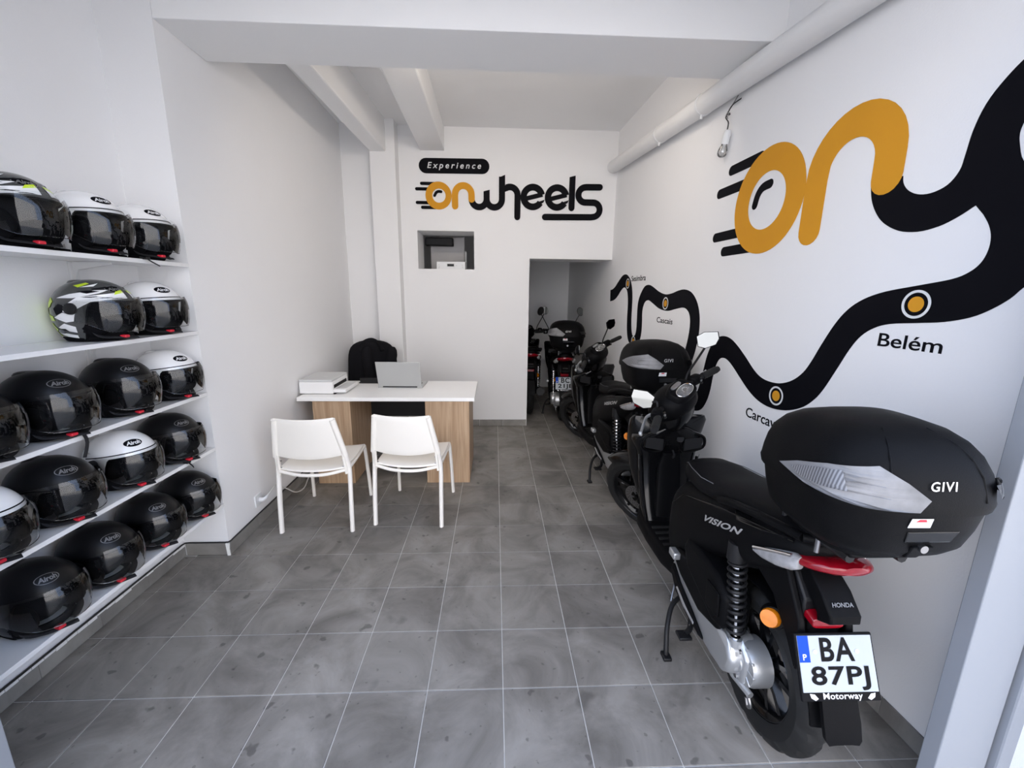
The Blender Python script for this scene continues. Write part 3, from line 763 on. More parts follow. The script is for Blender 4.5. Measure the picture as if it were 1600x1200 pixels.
chair = make_chair('white plastic chair at the left pedestal nearest the left wall', 'white chairs before the desk', (-1.222, 1.420, 0), radians(1.5))
c2 = copy_tree(chair); c2.location = (-0.607, 1.485, 0); c2.rotation_euler = (0, 0, radians(-4.5))
c2['label'] = 'white plastic chair at the right pedestal before the laptop'
# ------------------------------------------------------------------ shelves in the alcove
SZ = [1.702, 1.351, 1.012, 0.688, 0.337]
names_ = ['topmost white helmet shelf in the left alcove', 'second white helmet shelf from top in the left alcove', 'middle white helmet shelf in the left alcove',
          'second white helmet shelf from bottom in the left alcove', 'bottom white helmet shelf in the left alcove just above skirting']
for z, lab in zip(SZ, names_):
    s_ = MB().box(-1.8885, -1.634, -0.43, 0.932, z - 0.019, z).build('shelf', SHELFW, smooth=0, bevel=0.0012, seg=1)
    tag(s_, lab, 'shelf', 'white helmet shelves')
rl = thing('shelf_rail', 'white upright rail with brackets on alcove wall under the shelves', 'rail', (-1.90, 0.585, 0.2))
MB().box(0.0, 0.010, -0.020, 0.020, 0.0, 1.48).build('upright', PIPEW, rl, bevel=0.002)
for z in SZ[:4]:
    MB().prism([(0.010, z - 0.2 - 0.020), (0.17, z - 0.2 - 0.020), (0.17, z - 0.2 - 0.030), (0.03, z - 0.2 - 0.055), (0.010, z - 0.2 - 0.10)], -0.006, 0.006, 'y').build('bracket', PIPEW, rl, bevel=0.001)

# ------------------------------------------------------------------ open-face helmets
HA, HB, HC, HZ = 0.146, 0.117, 0.133, 0.121
def hs(th, ph, k=1.0, dx=0.0):
    """point on the helmet shell: th azimuth from the face (deg, + left), ph elevation (deg)"""
    t, p = radians(th), radians(ph)
    c, s_ = cos(p * (0.74 if p < 0 else 1.0)), sin(p)
    e = 0.92
    cc = abs(c) ** e
    x = HA * cc * cos(t); y = HB * cc * sin(t); z = HC * (abs(s_) ** 0.96) * (1 if s_ >= 0 else -1)
    if cos(t) < 0: x *= 1.04
    return Vector((x * k + dx, y * k, HZ + z * k))
def smooth01(t): t = max(0, min(1, t)); return t * t * (3 - 2 * t)
def edge_ph(th, brow=19.0, low=-57.0):
    a = abs(((th + 180) % 360) - 180)
    if a < 66: return brow - 3 * (a / 66) ** 2
    if a < 88: return brow - 3 + (low - brow + 3) * smooth01((a - 66) / 22)
    return low + 5 * smooth01((a - 120) / 50)
TH = []
a = -180.0
while a < 180:
    TH.append(a); b_ = abs(a); a += 3 if 60 <= b_ <= 92 else 7.5
def cap_rows(k, brow=19.0, low=-57.0, n=14, top=89.0, tuck=0.0):
    rows = []
    for i in range(n + 1):
        h = i / n
        rows.append([hs(t, top + (edge_ph(t, brow, low) - top) * h, k) for t in TH])
    return rows
def patch(mb, th0, th1, ph0, ph1, k, nt=20, npp=8, dx=0.0, shape=None):
    rows = []
    for j in range(npp + 1):
        rows.append([])
        for i in range(nt + 1):
            t = th0 + (th1 - th0) * i / nt
            p0, p1 = (ph0, ph1) if shape is None else shape(t)
            rows[-1].append(hs(t, p0 + (p1 - p0) * j / npp, k, dx))
    mb.loft(rows, False, False, closed=False)
def decal(parent, name, polys, m, k=1.010, mirror=True):
    """flat graphic pieces wrapped on the shell; polys in (azimuth, elevation)"""
    b = MB()
    for poly in polys:
        for sg in ((1, -1) if mirror else (1,)):
            P = [(t * sg, p) for t, p in poly]
            v, f = flat_shape([catmull_lin(P)], 0)
            # subdivide in t by clipping is unnecessary: small pieces, dense outline
            bm = bmesh.new()
            vs_ = [bm.verts.new(q) for q in v]
            for q in f:
                try: bm.faces.new([vs_[i] for i in q])
                except ValueError: pass
            bmesh.ops.subdivide_edges(bm, edges=bm.edges[:], cuts=2, use_grid_fill=True)
            bmesh.ops.triangulate(bm, faces=bm.faces[:])
            bm.verts.index_update()
            b.add([hs(q.co.x, q.co.y, k) for q in bm.verts], [tuple(w.index for w in fc.verts) for fc in bm.faces])
            bm.free()
    o = b.build(name, m, parent, smooth=60)
    o['kind'] = 'stuff'
    return o
def catmull_lin(P, step=9.0):
    out = []
    for i, p in enumerate(P):
        q = P[(i + 1) % len(P)]
        n = max(1, int(max(abs(q[0] - p[0]), abs(q[1] - p[1])) / step))
        out += [(p[0] + (q[0] - p[0]) * k / n, p[1] + (q[1] - p[1]) * k / n) for k in range(n)]
    return out

def make_helmet(kind):
    shell_m = {'white': HWHITE, 'black': HBLACK, 'graphic': HGREY}[kind]
    t = thing('open_face_helmet', 'proto', 'helmet', (0, 0, 0), 0, 'helmets on the alcove shelves')
    MB().loft(cap_rows(1.0), True, False).build('shell', shell_m, t, smooth=60)
    rows_in = cap_rows(0.90, 19.5, -54.0, 10)
    m = MB(); m.loft(rows_in[::-1], False, True)
    # rim between the shell edge and the lining
    e1 = [hs(q, edge_ph(q), 1.0) for q in TH]; e2 = [hs(q, edge_ph(q, 19.5, -54.0), 0.90) for q in TH]
    m.loft([e1, e2], False, False)
    m.build('lining', HLINE, t, smooth=60)
    # rolled rubber edge
    MB().tube([hs(q, edge_ph(q) - 0.6, 0.995) for q in TH] + [hs(TH[0], edge_ph(TH[0]) - .6, 0.995)], 0.0042, 6).build('edge_trim', HLINE, t, smooth=60)
    for s_ in (-1, 1):
        MB().ball((0.020, s_ * 0.078, 0.075), (0.068, 0.034, 0.058), 14, 10).build('cheek_pad', HLINE, t)
    MB().lathe([(0.096, 0.003), (0.106, 0.016), (0.100, 0.034), (0.084, 0.030), (0.082, 0.008), (0.096, 0.003)], 40, Matrix.Translation((-0.018, 0, 0.0)) @ Matrix.Diagonal((1.0, 0.90, 1, 1))).build('neck_roll', HLINE, t, smooth=60)
    MB().ball((-0.010, 0, 0.115), (0.098, 0.086, 0.098), 20, 12).build('head_liner', HLINE, t)
    # visor with side pivots
    m = MB()
    def vshape(q):
        a = abs(q)
        return (27 - 9 * (a / 92) ** 2, -34 + 20 * smooth01((a - 45) / 48))
    patch(m, -92, 92, 0, 0, 1.055, 40, 12, 0.012, vshape)
    m.build('visor', VISOR, t, smooth=60)
    ev = [hs(-92 + 184 * i / 40, vshape(-92 + 184 * i / 40)[1], 1.055, 0.012) for i in range(41)]
    MB().tube(ev, 0.0013, 5).build('visor_edge', GLASS, t, smooth=60)
    for s_ in (-1, 1):
        c = hs(s_ * 93, 6, 1.03); n_ = (hs(s_ * 93, 6, 1.12) - c).normalized()
        MB().tube([c - n_ * 0.008, c + n_ * 0.004, c + n_ * 0.008], [0.024, 0.023, 0.015], 18).build('visor_pivot', DARKP, t)
    # crown vent
    MB().loft([[Vector((p.x, p.y, p.z)) for p in ring_se(-0.035, 0, HZ + HC * 0.985 + z, a_, b__, 18, 2.6)] for z, a_, b__ in ((-0.014, 0.050, 0.034), (-0.005, 0.044, 0.028), (-0.001, 0.034, 0.020), (0.000, 0.018, 0.010))]).build('crown_vent', shell_m, t, smooth=60)
    # brow badge
    th0, ph0 = -20, 44
    b = MB(); ringp = []
    m = MB(); m.loft([[hs(th0 + 20.5 * r_ * cos(2 * pi * i / 32), ph0 + 8.4 * r_ * sin(2 * pi * i / 32), 1.006) for i in range(32)] for r_ in (1.0, 0.5, 0.02)], False, True)
    bd = m.build('brow_badge', VINK if kind == 'white' else (HLINE if kind == 'graphic' else HBLACK), t, smooth=60)
    m = MB(); m.loft([[hs(th0 + 20.5 * r_ * cos(2 * pi * i / 36), ph0 + 8.4 * r_ * sin(2 * pi * i / 36), 1.008) for i in range(37)] for r_ in (1.0, 0.92)], False, False, closed=False)
    m.build('badge_ring', LETG if kind != 'white' else VINK, bd, smooth=60)
    v, f = text_shape('Airoh', 1.0, 0, shear=0.2, width=31, height=8.6, offset=0.035)
    MB().add([hs(th0 + x + 0.5, ph0 + y, 1.009) for x, y, z in v], f).build('badge_lettering', LETW if kind == 'white' else LETG, bd, smooth=60)['kind'] = 'stuff'
    if kind == 'white':
        m = MB()
        patch(m, -112, 112, 0, 0, 1.003, 44, 1, 0, lambda q: (26.0 - 10 * (q / 112) ** 2 + 1.1, 26.0 - 10 * (q / 112) ** 2 - 0.9))
        m.build('brow_stripe', VINK, t, smooth=60)
        decal(t, 'side_vent', [[(118, 32), (100, 27), (126, 22), (120, 27)]], PANELG, 1.010)
        decal(t, 'cheek_vent', [[(104, -44), (92, -38), (95, -48)]], PANELG, 1.005)
    if kind == 'graphic':
        decal(t, 'white_graphic', [[(116, 6), (98, 14), (84, 26), (40, 33), (8, 38), (8, 24), (45, 21), (66, 17.5), (84, 6), (90, -6), (98, -2)],
                                   [(118, 24), (96, 32), (60, 40), (34, 42), (52, 34), (90, 24)],
                                   [(124, -8), (104, -16), (92, -14), (89, -4), (106, 0)],
                                   [(124, -26), (110, -32), (93, -36), (92, -24), (108, -18)],
                                   [(132, -38), (116, -46), (96, -50), (95, -42), (112, -38)],
                                   [(84, 47), (58, 56), (46, 60), (58, 50)]], HWHITE)
        decal(t, 'yellow_graphic', [[(172, 10), (138, 26), (126, 18), (134, 8), (146, 6), (150, -2), (128, -6), (126, -14), (160, -14), (172, -8)],
                                    [(172, -20), (142, -18), (128, -30), (140, -34), (134, -46), (160, -48), (172, -40)],
                                    [(98, 52), (74, 62), (66, 58), (86, 47)],
                                    [(30, 31), (8, 36), (8, 42), (24, 38)]], HYEL)
        decal(t, 'black_graphic', [[(122, 6), (112, 14), (100, 10), (106, 0), (118, -4)], [(86, 37), (66, 40), (50, 38), (70, 33)],
                                   [(126, -28), (104, -34), (110, -28)], [(64, 44), (20, 52), (20, 48), (60, 42)]], VINK, 1.013)
    # chin strap with red buckle
    def strap(pts, name='chin_strap'):
        MB().tube(catmull(pts, 4), 0.011, 8, flat=0.3).build(name, WEB, t, smooth=60)
    strap([(0.03, -0.092, 0.060), (0.055, -0.088, 0.025), (0.095, -0.060, 0.018), (0.118, -0.020, 0.014), (0.132, 0.010, 0.012)])
    strap([(0.03, 0.092, 0.060), (0.055, 0.084, 0.025), (0.080, 0.055, 0.016), (0.10, 0.020, 0.013)])
    MB().box(0.100, 0.124, -0.046, -0.022, 0.014, 0.026).build('buckle', STICKR, t, bevel=0.003)
    return t
protos = {k: make_helmet(k) for k in ('white', 'black', 'graphic')}
used = {}
def helmet(kind, shelf, y, label, rz=0.0, x=-1.733):
    o = protos[kind] if kind not in used else copy_tree(protos[kind])
    used[kind] = 1
    o.location = (x, y, SZ[shelf]); o.rotation_euler = (0, 0, radians(rz)); o['label'] = label
    return o
H = helmet
H('graphic', 0, 0.232, 'grey, white and neon yellow helmet on topmost shelf at photo left edge', -2)
H1 = H('white', 0, 0.505, 'white helmet on topmost shelf beside the neon yellow one', 2)
H('white', 0, 0.770, 'white helmet on topmost shelf nearest the shelf end', 0)
H('graphic', 1, 0.480, 'grey, white and neon yellow helmet on second shelf from top', 6)
H('white', 1, 0.762, 'white helmet on second shelf from top beside the neon yellow one', -4)
H('black', 2, -0.062, 'black helmet on middle shelf cut by the left photo edge', 0)
H3 = H('black', 2, 0.200, 'black helmet on middle shelf, second from photo left edge, strap hanging down', -2)
H('black', 2, 0.515, 'black helmet on middle shelf beside the white one', -6)
H('white', 2, 0.795, 'white helmet on middle shelf behind three black ones', 2)
H('white', 3, -0.095, 'white helmet on second shelf from bottom cut by left photo edge', -6)
H('black', 3, 0.160, 'black helmet on second shelf from bottom between two white helmets', -3)
H('white', 3, 0.465, 'white helmet on second shelf from bottom between two black helmets', -8)
H4 = H('black', 3, 0.750, 'black helmet on second shelf from bottom nearest the shelf end', -4)
H('black', 4, 0.022, 'black helmet on bottom shelf nearest the camera', -6)
H('black', 4, 0.275, 'black helmet on bottom shelf, second nearest the camera', -5)
H('black', 4, 0.545, 'black helmet on bottom shelf, third nearest the camera, visor raised', -14)
H('black', 4, 0.805, 'black helmet on bottom shelf nearest the shelf end', -6)
# strap ends hanging over the shelf edges, children of their helmets
def hang(h, pts):
    Mi = (Matrix.Translation(h.location) @ Matrix.Rotation(h.rotation_euler.z, 4, 'Z')).inverted()
    P = [Mi @ Vector(q) for q in pts]
    w = MB().tube(catmull(P, 4), 0.010, 8, flat=0.3).build('strap_end', WEB, h, smooth=60)
    MB().box(-0.012, 0.012, -0.012, 0.012, -0.006, 0.006, Matrix.Translation(P[1])).build('clasp', DARKP, w, bevel=0.002)
hang(H3, [(-1.655, 0.205, SZ[2] + 0.010), (-1.632, 0.210, SZ[2] + 0.008), (-1.622, 0.210, SZ[2] - 0.03), (-1.624, 0.190, SZ[2] - 0.085)])
hang(H1, [(-1.645, 0.640, SZ[0] + 0.008), (-1.628, 0.650, SZ[0] + 0.004), (-1.618, 0.672, SZ[0] - 0.012), (-1.618, 0.705, SZ[0] - 0.024)])
hang(H4, [(-1.645, 0.690, SZ[3] + 0.010), (-1.630, 0.700, SZ[3] + 0.006), (-1.620, 0.712, SZ[3] - 0.014), (-1.622, 0.725, SZ[3] - 0.030)])
# ------------------------------------------------------------------ motor scooters
RY = Matrix.Rotation(pi / 2, 4, 'X')        # lathe axis z -> -y
TH_ST = radians(40)
AX = Vector((-sin(radians(27)), 0, cos(radians(27)))); AO = Vector((1.225, 0, 0.275))
def mk_steer(th):
    M = Matrix.Translation(AO) @ Matrix.Rotation(th, 4, AX) @ Matrix.Translation(-AO)
    return lambda p: M @ p
def wheel(parent, name, c, R, w, rim_r, st=None, disc=None):
    st = st or (lambda p: p)
    M = Matrix.Translation(c) @ RY
    h = w / 2
    prof = [(rim_r, -h * .72), (rim_r + 0.012, -h * .86), (R - (R - rim_r) * .45, -h), (R - 0.022, -h * .86), (R - 0.008, -h * .58), (R - 0.001, -h * .25), (R, 0),
            (R - 0.001, h * .25), (R - 0.008, h * .58), (R - 0.022, h * .86), (R - (R - rim_r) * .45, h), (rim_r + 0.012, h * .86), (rim_r, h * .72)]
    def wob(i, k):
        g = 0.0
        if k in (3, 4) and i % 8 in (0, 1): g = -0.008
        if k in (8, 9) and i % 8 in (4, 5): g = -0.008
        if k == 5 and i % 8 in (1, 2): g = -0.008
        if k == 7 and i % 8 in (5, 6): g = -0.008
        return g
    ty = MB().lathe(prof, 128, M, wobble=wob).xform(st).build(name, RUBBER, parent, smooth=30)
    m = MB()
    m.lathe([(rim_r + 0.004, -h * .80), (rim_r + 0.008, -h * .74), (rim_r - 0.010, -h * .55), (rim_r - 0.022, -h * .2), (rim_r - 0.022, h * .2), (rim_r - 0.010, h * .55), (rim_r + 0.008, h * .74), (rim_r + 0.004, h * .80), (rim_r + 0.001, h * .7), (rim_r + 0.001, -h * .7), (rim_r + 0.004, -h * .80)], 64, M)
    m.lathe([(0.001, -h * .62), (0.040, -h * .62), (0.045, -h * .4), (0.045, h * .4), (0.040, h * .62), (0.001, h * .62)], 32, M)
    for k in range(5):
        a = 2 * pi * k / 5 + 0.3
        Mk = M @ Matrix.Rotation(a, 4, 'Z')
        for off in (-0.016, 0.016):
            m.loft([[Mk @ Vector((x, off * (1 + 1.3 * (x - 0.04) / (rim_r - 0.06)) + s_ * 0.009, zz)) for s_, zz in ((-1, -hh), (1, -hh), (1, hh), (-1, hh))] for x, hh in ((0.038, 0.020), (rim_r * .55, 0.014), (rim_r - 0.016, 0.017))])
    m.xform(st).build('rim', GLOSS, ty, smooth=35)
    if disc:
        Md = Matrix.Translation(Vector(c) + Vector((0, disc, 0))) @ RY
        b = MB(); b.lathe([(0.052, -0.002), (0.095, -0.002), (0.095, 0.002), (0.052, 0.002), (0.052, -0.002)], 48, Md)
        for k in range(5):
            Mk = Md @ Matrix.Rotation(2 * pi * k / 5, 4, 'Z')
            b.box(0.03, 0.056, -0.006, 0.006, -0.002, 0.002, Mk)
        b.xform(st).build('brake_disc', STEEL, ty)
        b = MB()
        for k in range(20):
            for rr, o_ in ((0.064, 0), (0.074, .5), (0.084, .25)):
                a = 2 * pi * (k + o_) / 20
                p = Vector(c) + Vector((rr * cos(a), disc, rr * sin(a)))
                b.cyl(p + Vector((0, -0.0026, 0)), p + Vector((0, 0.0026, 0)), 0.0032, 6)
        b.xform(st).build('disc_holes', DARKP, ty)
    return ty
def text_on(parent, name, body, width, height, fn, m, shear=0.0, offset=0.0, space=1.0):
    v, f = text_shape(body, 1.0, 0, shear=shear, offset=offset, space=space, width=width, height=height)
    return MB().add([fn(x, y) for x, y, z in v], f).build(name, m, parent, smooth=60)

# the top box: superellipse sections (z, half length, half width, centre shift)
BASE = [(0.0, 0.125, 0.130, 0), (0.006, 0.155, 0.160, 0), (0.03, 0.174, 0.180, 0), (0.08, 0.187, 0.193, 0), (0.126, 0.194, 0.201, 0), (0.136, 0.196, 0.203, 0)]
LID = [(0.135, 0.202, 0.210, 0), (0.150, 0.205, 0.213, 0), (0.158, 0.203, 0.211, 0), (0.185, 0.200, 0.208, 0.001), (0.217, 0.192, 0.202, 0.003), (0.249, 0.177, 0.190, 0.007), (0.276, 0.154, 0.170, 0.010), (0.297, 0.122, 0.140, 0.012), (0.311, 0.080, 0.098, 0.013), (0.318, 0.030, 0.040, 0.014)]
def sec_at(tab, z):
    for q0, q1 in zip(tab, tab[1:]):
        if q0[0] <= z <= q1[0]:
            k = (z - q0[0]) / (q1[0] - q0[0]); return [q0[i] + (q1[i] - q0[i]) * k for i in (1, 2, 3)]
    return list(tab[-1][1:]) if z > tab[-1][0] else list(tab[0][1:])
def box_pt(tab, phi, z, org, k=0.0):
    """phi from the front (+x), counter-clockwise seen from above, 90 = left, 180 = rear; true polar angle"""
    a, b_, cx = sec_at(tab, z); a += k; b_ += k
    c, s_ = cos(radians(phi)), sin(radians(phi)); e = 3.4
    r = ((abs(c) / a) ** e + (abs(s_) / b_) ** e) ** (-1 / e)
    return Vector((org[0] + cx + r * c, org[1] + r * s_, org[2] + z))
def top_box(t, org):
    def rings(tab): return [[box_pt(tab, 360 * i / 64, q[0], org) for i in range(64)] for q in tab]
    lid = MB().loft(rings(LID), True, True).build('top_box', BOXM, t, smooth=50)
    MB().loft(rings(BASE), True, True).build('box_base', BOXM, lid, smooth=50)
    # ridge over the lid
    for s_ in (-1, 1):
        MB().tube([box_pt(LID, 180 + s_ * 30, z, org, 0.0005) for z in (0.165, 0.22, 0.255, 0.282, 0.305)], 0.0025, 6).build('lid_ridge', BOXM, lid, smooth=60)
    for sg in (1, -1):
        def wrap(poly, k, name, m, par):
            b = MB()
            v, f = flat_shape([[(p, z * 1000) for p, z in catmull_lin([(q[0], q[1]) for q in poly], 4.0)]], 0)
            bm = bmesh.new(); V = [bm.verts.new(q) for q in v]
            for q in f:
                try: bm.faces.new([V[i] for i in q])
                except ValueError: pass
            bmesh.ops.subdivide_edges(bm, edges=bm.edges[:], cuts=3, use_grid_fill=True)
            bmesh.ops.triangulate(bm, faces=bm.faces[:]); bm.verts.index_update()
            b.add([box_pt(LID, 180 - sg * (180 - q.co.x), q.co.y / 1000, org, k) for q in bm.verts], [tuple(w.index for w in fc.verts) for fc in bm.faces])
            bm.free()
            return b.build(name, m, par, smooth=60)
        rf = wrap([(84, 0.176), (100, 0.202), (120, 0.226), (144, 0.244), (158, 0.214), (171, 0.178), (165, 0.152), (140, 0.153), (108, 0.160)] if sg > 0 else [(112, 0.172), (128, 0.206), (146, 0.206), (142, 0.172)], 0.0095, 'box_reflector', REFLC if sg > 0 else GLOSS, lid)  # right one in black gloss: its dark reflection is put into the colour
        if sg > 0: wrap([(96, 0.184), (112, 0.207), (128, 0.222), (132, 0.180), (118, 0.172), (104, 0.172)], 0.0108, 'reflector_ribs', RIBS, rf)
    text_on(lid, 'box_lettering', 'GIVI', 0.062, 0.020, lambda x, y: box_pt(LID, 180 - 0.0 + degrees_(x / 0.2) + 1, 0.206 + y, org, 0.004), LETS, shear=0.2, offset=0.012, space=1.15)
    MB().add([box_pt(BASE, 180 + p, z, org, 0.002) for p, z in ((-16, 0.104), (-1, 0.104), (-1, 0.128), (-15, 0.128))], [(0, 1, 2, 3)]).build('box_label', LETW, lid, smooth=0, solid=0.001)
    MB().add([box_pt(BASE, 180 + p, z, org, 0.003) for p, z in ((-12, 0.120), (-5, 0.120), (-6, 0.1265), (-10, 0.1265))], [(0, 1, 2, 3)]).build('label_mark', STICKR, lid, smooth=0, solid=0.001)
    MB().loft([[box_pt(BASE, 180 + p, z, org, k) for p, z in ((-15, 0.092), (22, 0.092), (20, 0.060), (-14, 0.060))] for k in (-0.01, 0.003)]).build('lock_panel', GLOSS, lid, smooth=0, bevel=0.003)
    MB().loft([[box_pt(BASE, 180 + p, z, org, k) for p, z in ((-8, 0.050), (9, 0.050), (6, 0.006), (-5, 0.006))] for k in (-0.02, 0.008)]).build('lock_tongue', BOXM, lid, smooth=0, bevel=0.004)
    c = box_pt(BASE, 180, 0.046, org, 0.006)
    MB().cyl(c + Vector((0.004, 0, 0)), c + Vector((-0.006, 0, 0)), 0.0095, 18).build('lock', STEEL, lid)
    # catch at the front edge
    MB().box(org[0] + 0.19, org[0] + 0.214, -0.05, 0.05, org[2] + 0.122, org[2] + 0.158).build('front_hinge', BOXM, lid, bevel=0.006)
    return lid
def degrees_(x): return x * 180 / pi

def body_y(x, z):
    """half width of the rear side panel"""
    for q0, q1 in zip(BODY, BODY[1:]):
        if q0[0] <= x <= q1[0]:
            k = (x - q0[0]) / (q1[0] - q0[0])
            z0, z1, w = (q0[i] + (q1[i] - q0[i]) * k for i in (1, 2, 3))
            u = max(-0.98, min(0.98, (2 * z - z0 - z1) / (z1 - z0)))
            return w * (1 - abs(u) ** 3) ** (1 / 3)
    return 0.1
BODY = [(-0.255, 0.815, 0.872, 0.045), (-0.235, 0.785, 0.876, 0.080), (-0.18, 0.735, 0.880, 0.112), (-0.06, 0.650, 0.868, 0.136), (0.10, 0.580, 0.835, 0.152), (0.26, 0.480, 0.795, 0.164), (0.40, 0.370, 0.758, 0.164), (0.50, 0.295, 0.728, 0.150), (0.56, 0.275, 0.690, 0.132), (0.60, 0.270, 0.640, 0.112)]

def make_scooter(label, plate_rows, loc, rz, box=True, motorway=True, steer_deg=44, round_mirror=False, mirror_at=((0.82, 0.22, 1.037), (1.08, -0.22, 1.325)), mirror_face=(158, 150), plate_w=0.232):
    t = thing('motor_scooter', label, 'scooter', loc, rz, 'parked black scooters')
    st = mk_steer(radians(steer_deg))
    RR, RF = 0.268, 0.276
    wheel(t, 'rear_wheel', (-0.045, 0, RR), RR, 0.104, 0.176)
    wheel(t, 'front_wheel', (1.255, 0, RF), RF, 0.084, 0.203, st, 0.052)
    # --- engine and drive case on the left
    ec = MB().prism([(-0.075, 0.285), (-0.062, 0.225), (-0.020, 0.196), (0.06, 0.186), (0.20, 0.190), (0.34, 0.215), (0.43, 0.265), (0.455, 0.320), (0.435, 0.375), (0.36, 0.405), (0.20, 0.395), (0.05, 0.355), (-0.045, 0.335)], 0.060, 0.150).build('engine_case', CAST, t, bevel=0.022, seg=3)
    MB().prism([(0.10, 0.215), (0.24, 0.212), (0.36, 0.240), (0.425, 0.300), (0.42, 0.345), (0.34, 0.300), (0.20, 0.255)], 0.148, 0.166).build('case_scuff_plate', MATTE, ec, bevel=0.008)
    MB().prism([(0.17, 0.228), (0.27, 0.236), (0.35, 0.268), (0.34, 0.278), (0.25, 0.252), (0.17, 0.240)], 0.165, 0.170).build('case_insert', CAST, ec, bevel=0.004)
    MB().prism([(0.02, 0.335), (0.16, 0.300), (0.34, 0.335), (0.425, 0.375), (0.42, 0.43), (0.30, 0.46), (0.06, 0.45), (0.0, 0.40)], 0.062, 0.163).build('case_cover', MATTE, ec, bevel=0.018, seg=3)
    MB().prism([(-0.095, 0.31), (-0.085, 0.20), (-0.01, 0.185), (0.06, 0.21), (0.06, 0.34), (-0.03, 0.36)], 0.045, 0.108).build('final_drive', CAST, ec, bevel=0.014, seg=3)
    MB().tube([(-0.11, 0.085, 0.185), (-0.03, 0.10, 0.19), (0.02, 0.10, 0.20)], [0.012, 0.014, 0.016], 10).build('brake_arm', CAST, ec)
    MB().tube(catmull([(-0.10, 0.088, 0.178), (-0.115, 0.085, 0.150), (-0.10, 0.08, 0.128), (-0.085, 0.08, 0.150)], 4), 0.007, 8).build('cable_clevis', STEEL, ec)
    MB().lathe([(0.0, -0.05), (0.078, -0.05), (0.084, -0.03), (0.084, 0.02), (0.05, 0.035), (0.0, 0.04)], 40, Matrix.Translation((-0.045, 0.045, RR)) @ RY).build('brake_drum', CAST, ec)
    m = MB()
    for k in range(10):
        Mk = Matrix.Translation((-0.045, 0.0, RR)) @ Matrix.Rotation(2 * pi * k / 10, 4, 'Y')
        m.box(0.040, 0.080, 0.080, 0.097, -0.005, 0.005, Mk)
    m.lathe([(0.030, -0.052), (0.034, -0.066), (0.022, -0.072), (0.0, -0.074)], 24, Matrix.Translation((-0.045, 0.045, RR)) @ RY)
    m.build('drum_ribs', CAST, ec, bevel=0.002)
    for yy in (0.115, 0.128, 0.141):
        MB().tube([(0.0 + 0.058 * cos(q), yy, 0.275 + 0.075 * sin(q)) for q in [2 * pi * k / 28 for k in range(29)]], 0.004, 6, False).build('case_rib', CAST, ec, smooth=60)
    MB().lathe([(0.0, -0.02), (0.014, -0.02), (0.014, 0.0), (0.0, 0.0)], 8, Matrix.Translation((-0.045, 0.118, RR)) @ RY).build('axle_nut', STEEL, ec, smooth=0)
    for bx_, bz in ((-0.055, 0.215), (0.035, 0.205), (-0.055, 0.318), (0.035, 0.318), (0.15, 0.205), (0.29, 0.212), (0.41, 0.272)):
        MB().cyl((bx_, 0.14 if bx_ > 0.1 else 0.104, bz), (bx_, 0.156 if bx_ > 0.1 else 0.115, bz), 0.009, 8).build('case_bolt', STEEL, ec)
    MB().box(0.20, 0.56, -0.13, 0.06, 0.20, 0.40).build('crankcase', DARKP, t, bevel=0.03, seg=3)
    MB().prism([(-0.02, 0.375), (0.05, 0.352), (0.28, 0.420), (0.33, 0.50), (0.30, 0.555), (0.06, 0.545), (-0.02, 0.50)], 0.060, 0.168).build('air_filter_box', MATTE, t, bevel=0.020, seg=3)
    MB().prism([(0.0, 0.41), (0.09, 0.40), (0.10, 0.50), (0.01, 0.50)], 0.167, 0.176).build('filter_lid', BOXM, t, bevel=0.006)
    MB().cyl((-0.22, -0.135, 0.34), (0.30, -0.135, 0.27), 0.058, 20, 0.045).build('silencer', DARKP, t, bevel=0.008)
    MB().cyl((0.30, -0.135, 0.27), (0.50, -0.08, 0.26), 0.018, 12).build('exhaust_pipe', STEEL, t)
    # --- rear shocks with coil spring
    for s_ in (1, -1):
        a, b_ = Vector((-0.035, s_ * 0.118, 0.345)), Vector((0.018, s_ * 0.122, 0.690))
        sh = MB().tube([a + (b_ - a) * k for k in (0.0, 0.05, 0.06, 0.30, 0.31, 1.0)], [0.017, 0.017, 0.008, 0.008, 0.019, 0.019], 14).build('rear_shock', CHROME, t)
        coil = []
        for k in range(11 * 12 + 1):
            q = a + (b_ - a) * (0.10 + 0.78 * k / 132)
            coil.append(q + Vector((0.029 * cos(2 * pi * k / 12), 0.029 * sin(2 * pi * k / 12), 0)))
        MB().tube(coil, 0.0056, 6).build('coil_spring', DARKP, sh, smooth=60)
        MB().cyl(a + Vector((0, 0, -0.018)), a + Vector((0, 0, 0.014)), 0.022, 14).build('shock_eye', CAST, sh)
        MB().cyl(b_ + Vector((0, 0, -0.05)), b_ + Vector((0, 0, 0.02)), 0.033, 16).build('shock_cap', DARKP, sh)
    # --- body side panels and tail
    bp = MB().loft([ring_se(x, 0, (z0 + z1) / 2, w, (z1 - z0) / 2, 36, 3.0, 'yz') for x, z0, z1, w in BODY]).build('body_panel', MATTE, t, smooth=60)
    for sg in (1, -1):
        def fn(x, y, sg=sg):
            X = 0.085 - x * sg * 1.0; Z = 0.738 + y + 0.31 * (0.085 - X)
            return Vector((X, sg * (body_y(X, Z) + 0.0022), Z))
        text_on(bp, 'body_lettering', 'VISION', 0.215, 0.026, fn, LETS, shear=0.35, offset=0.03, space=1.05)
        # styling crease along the panel
        MB().tube([(x, sg * (body_y(x, z) + 0.001), z) for x, z in ((0.52, 0.60), (0.42, 0.690), (0.28, 0.735), (0.12, 0.785), (-0.06, 0.828), (-0.20, 0.850))], 0.005, 6).build('panel_crease', GLOSS, bp, smooth=60)
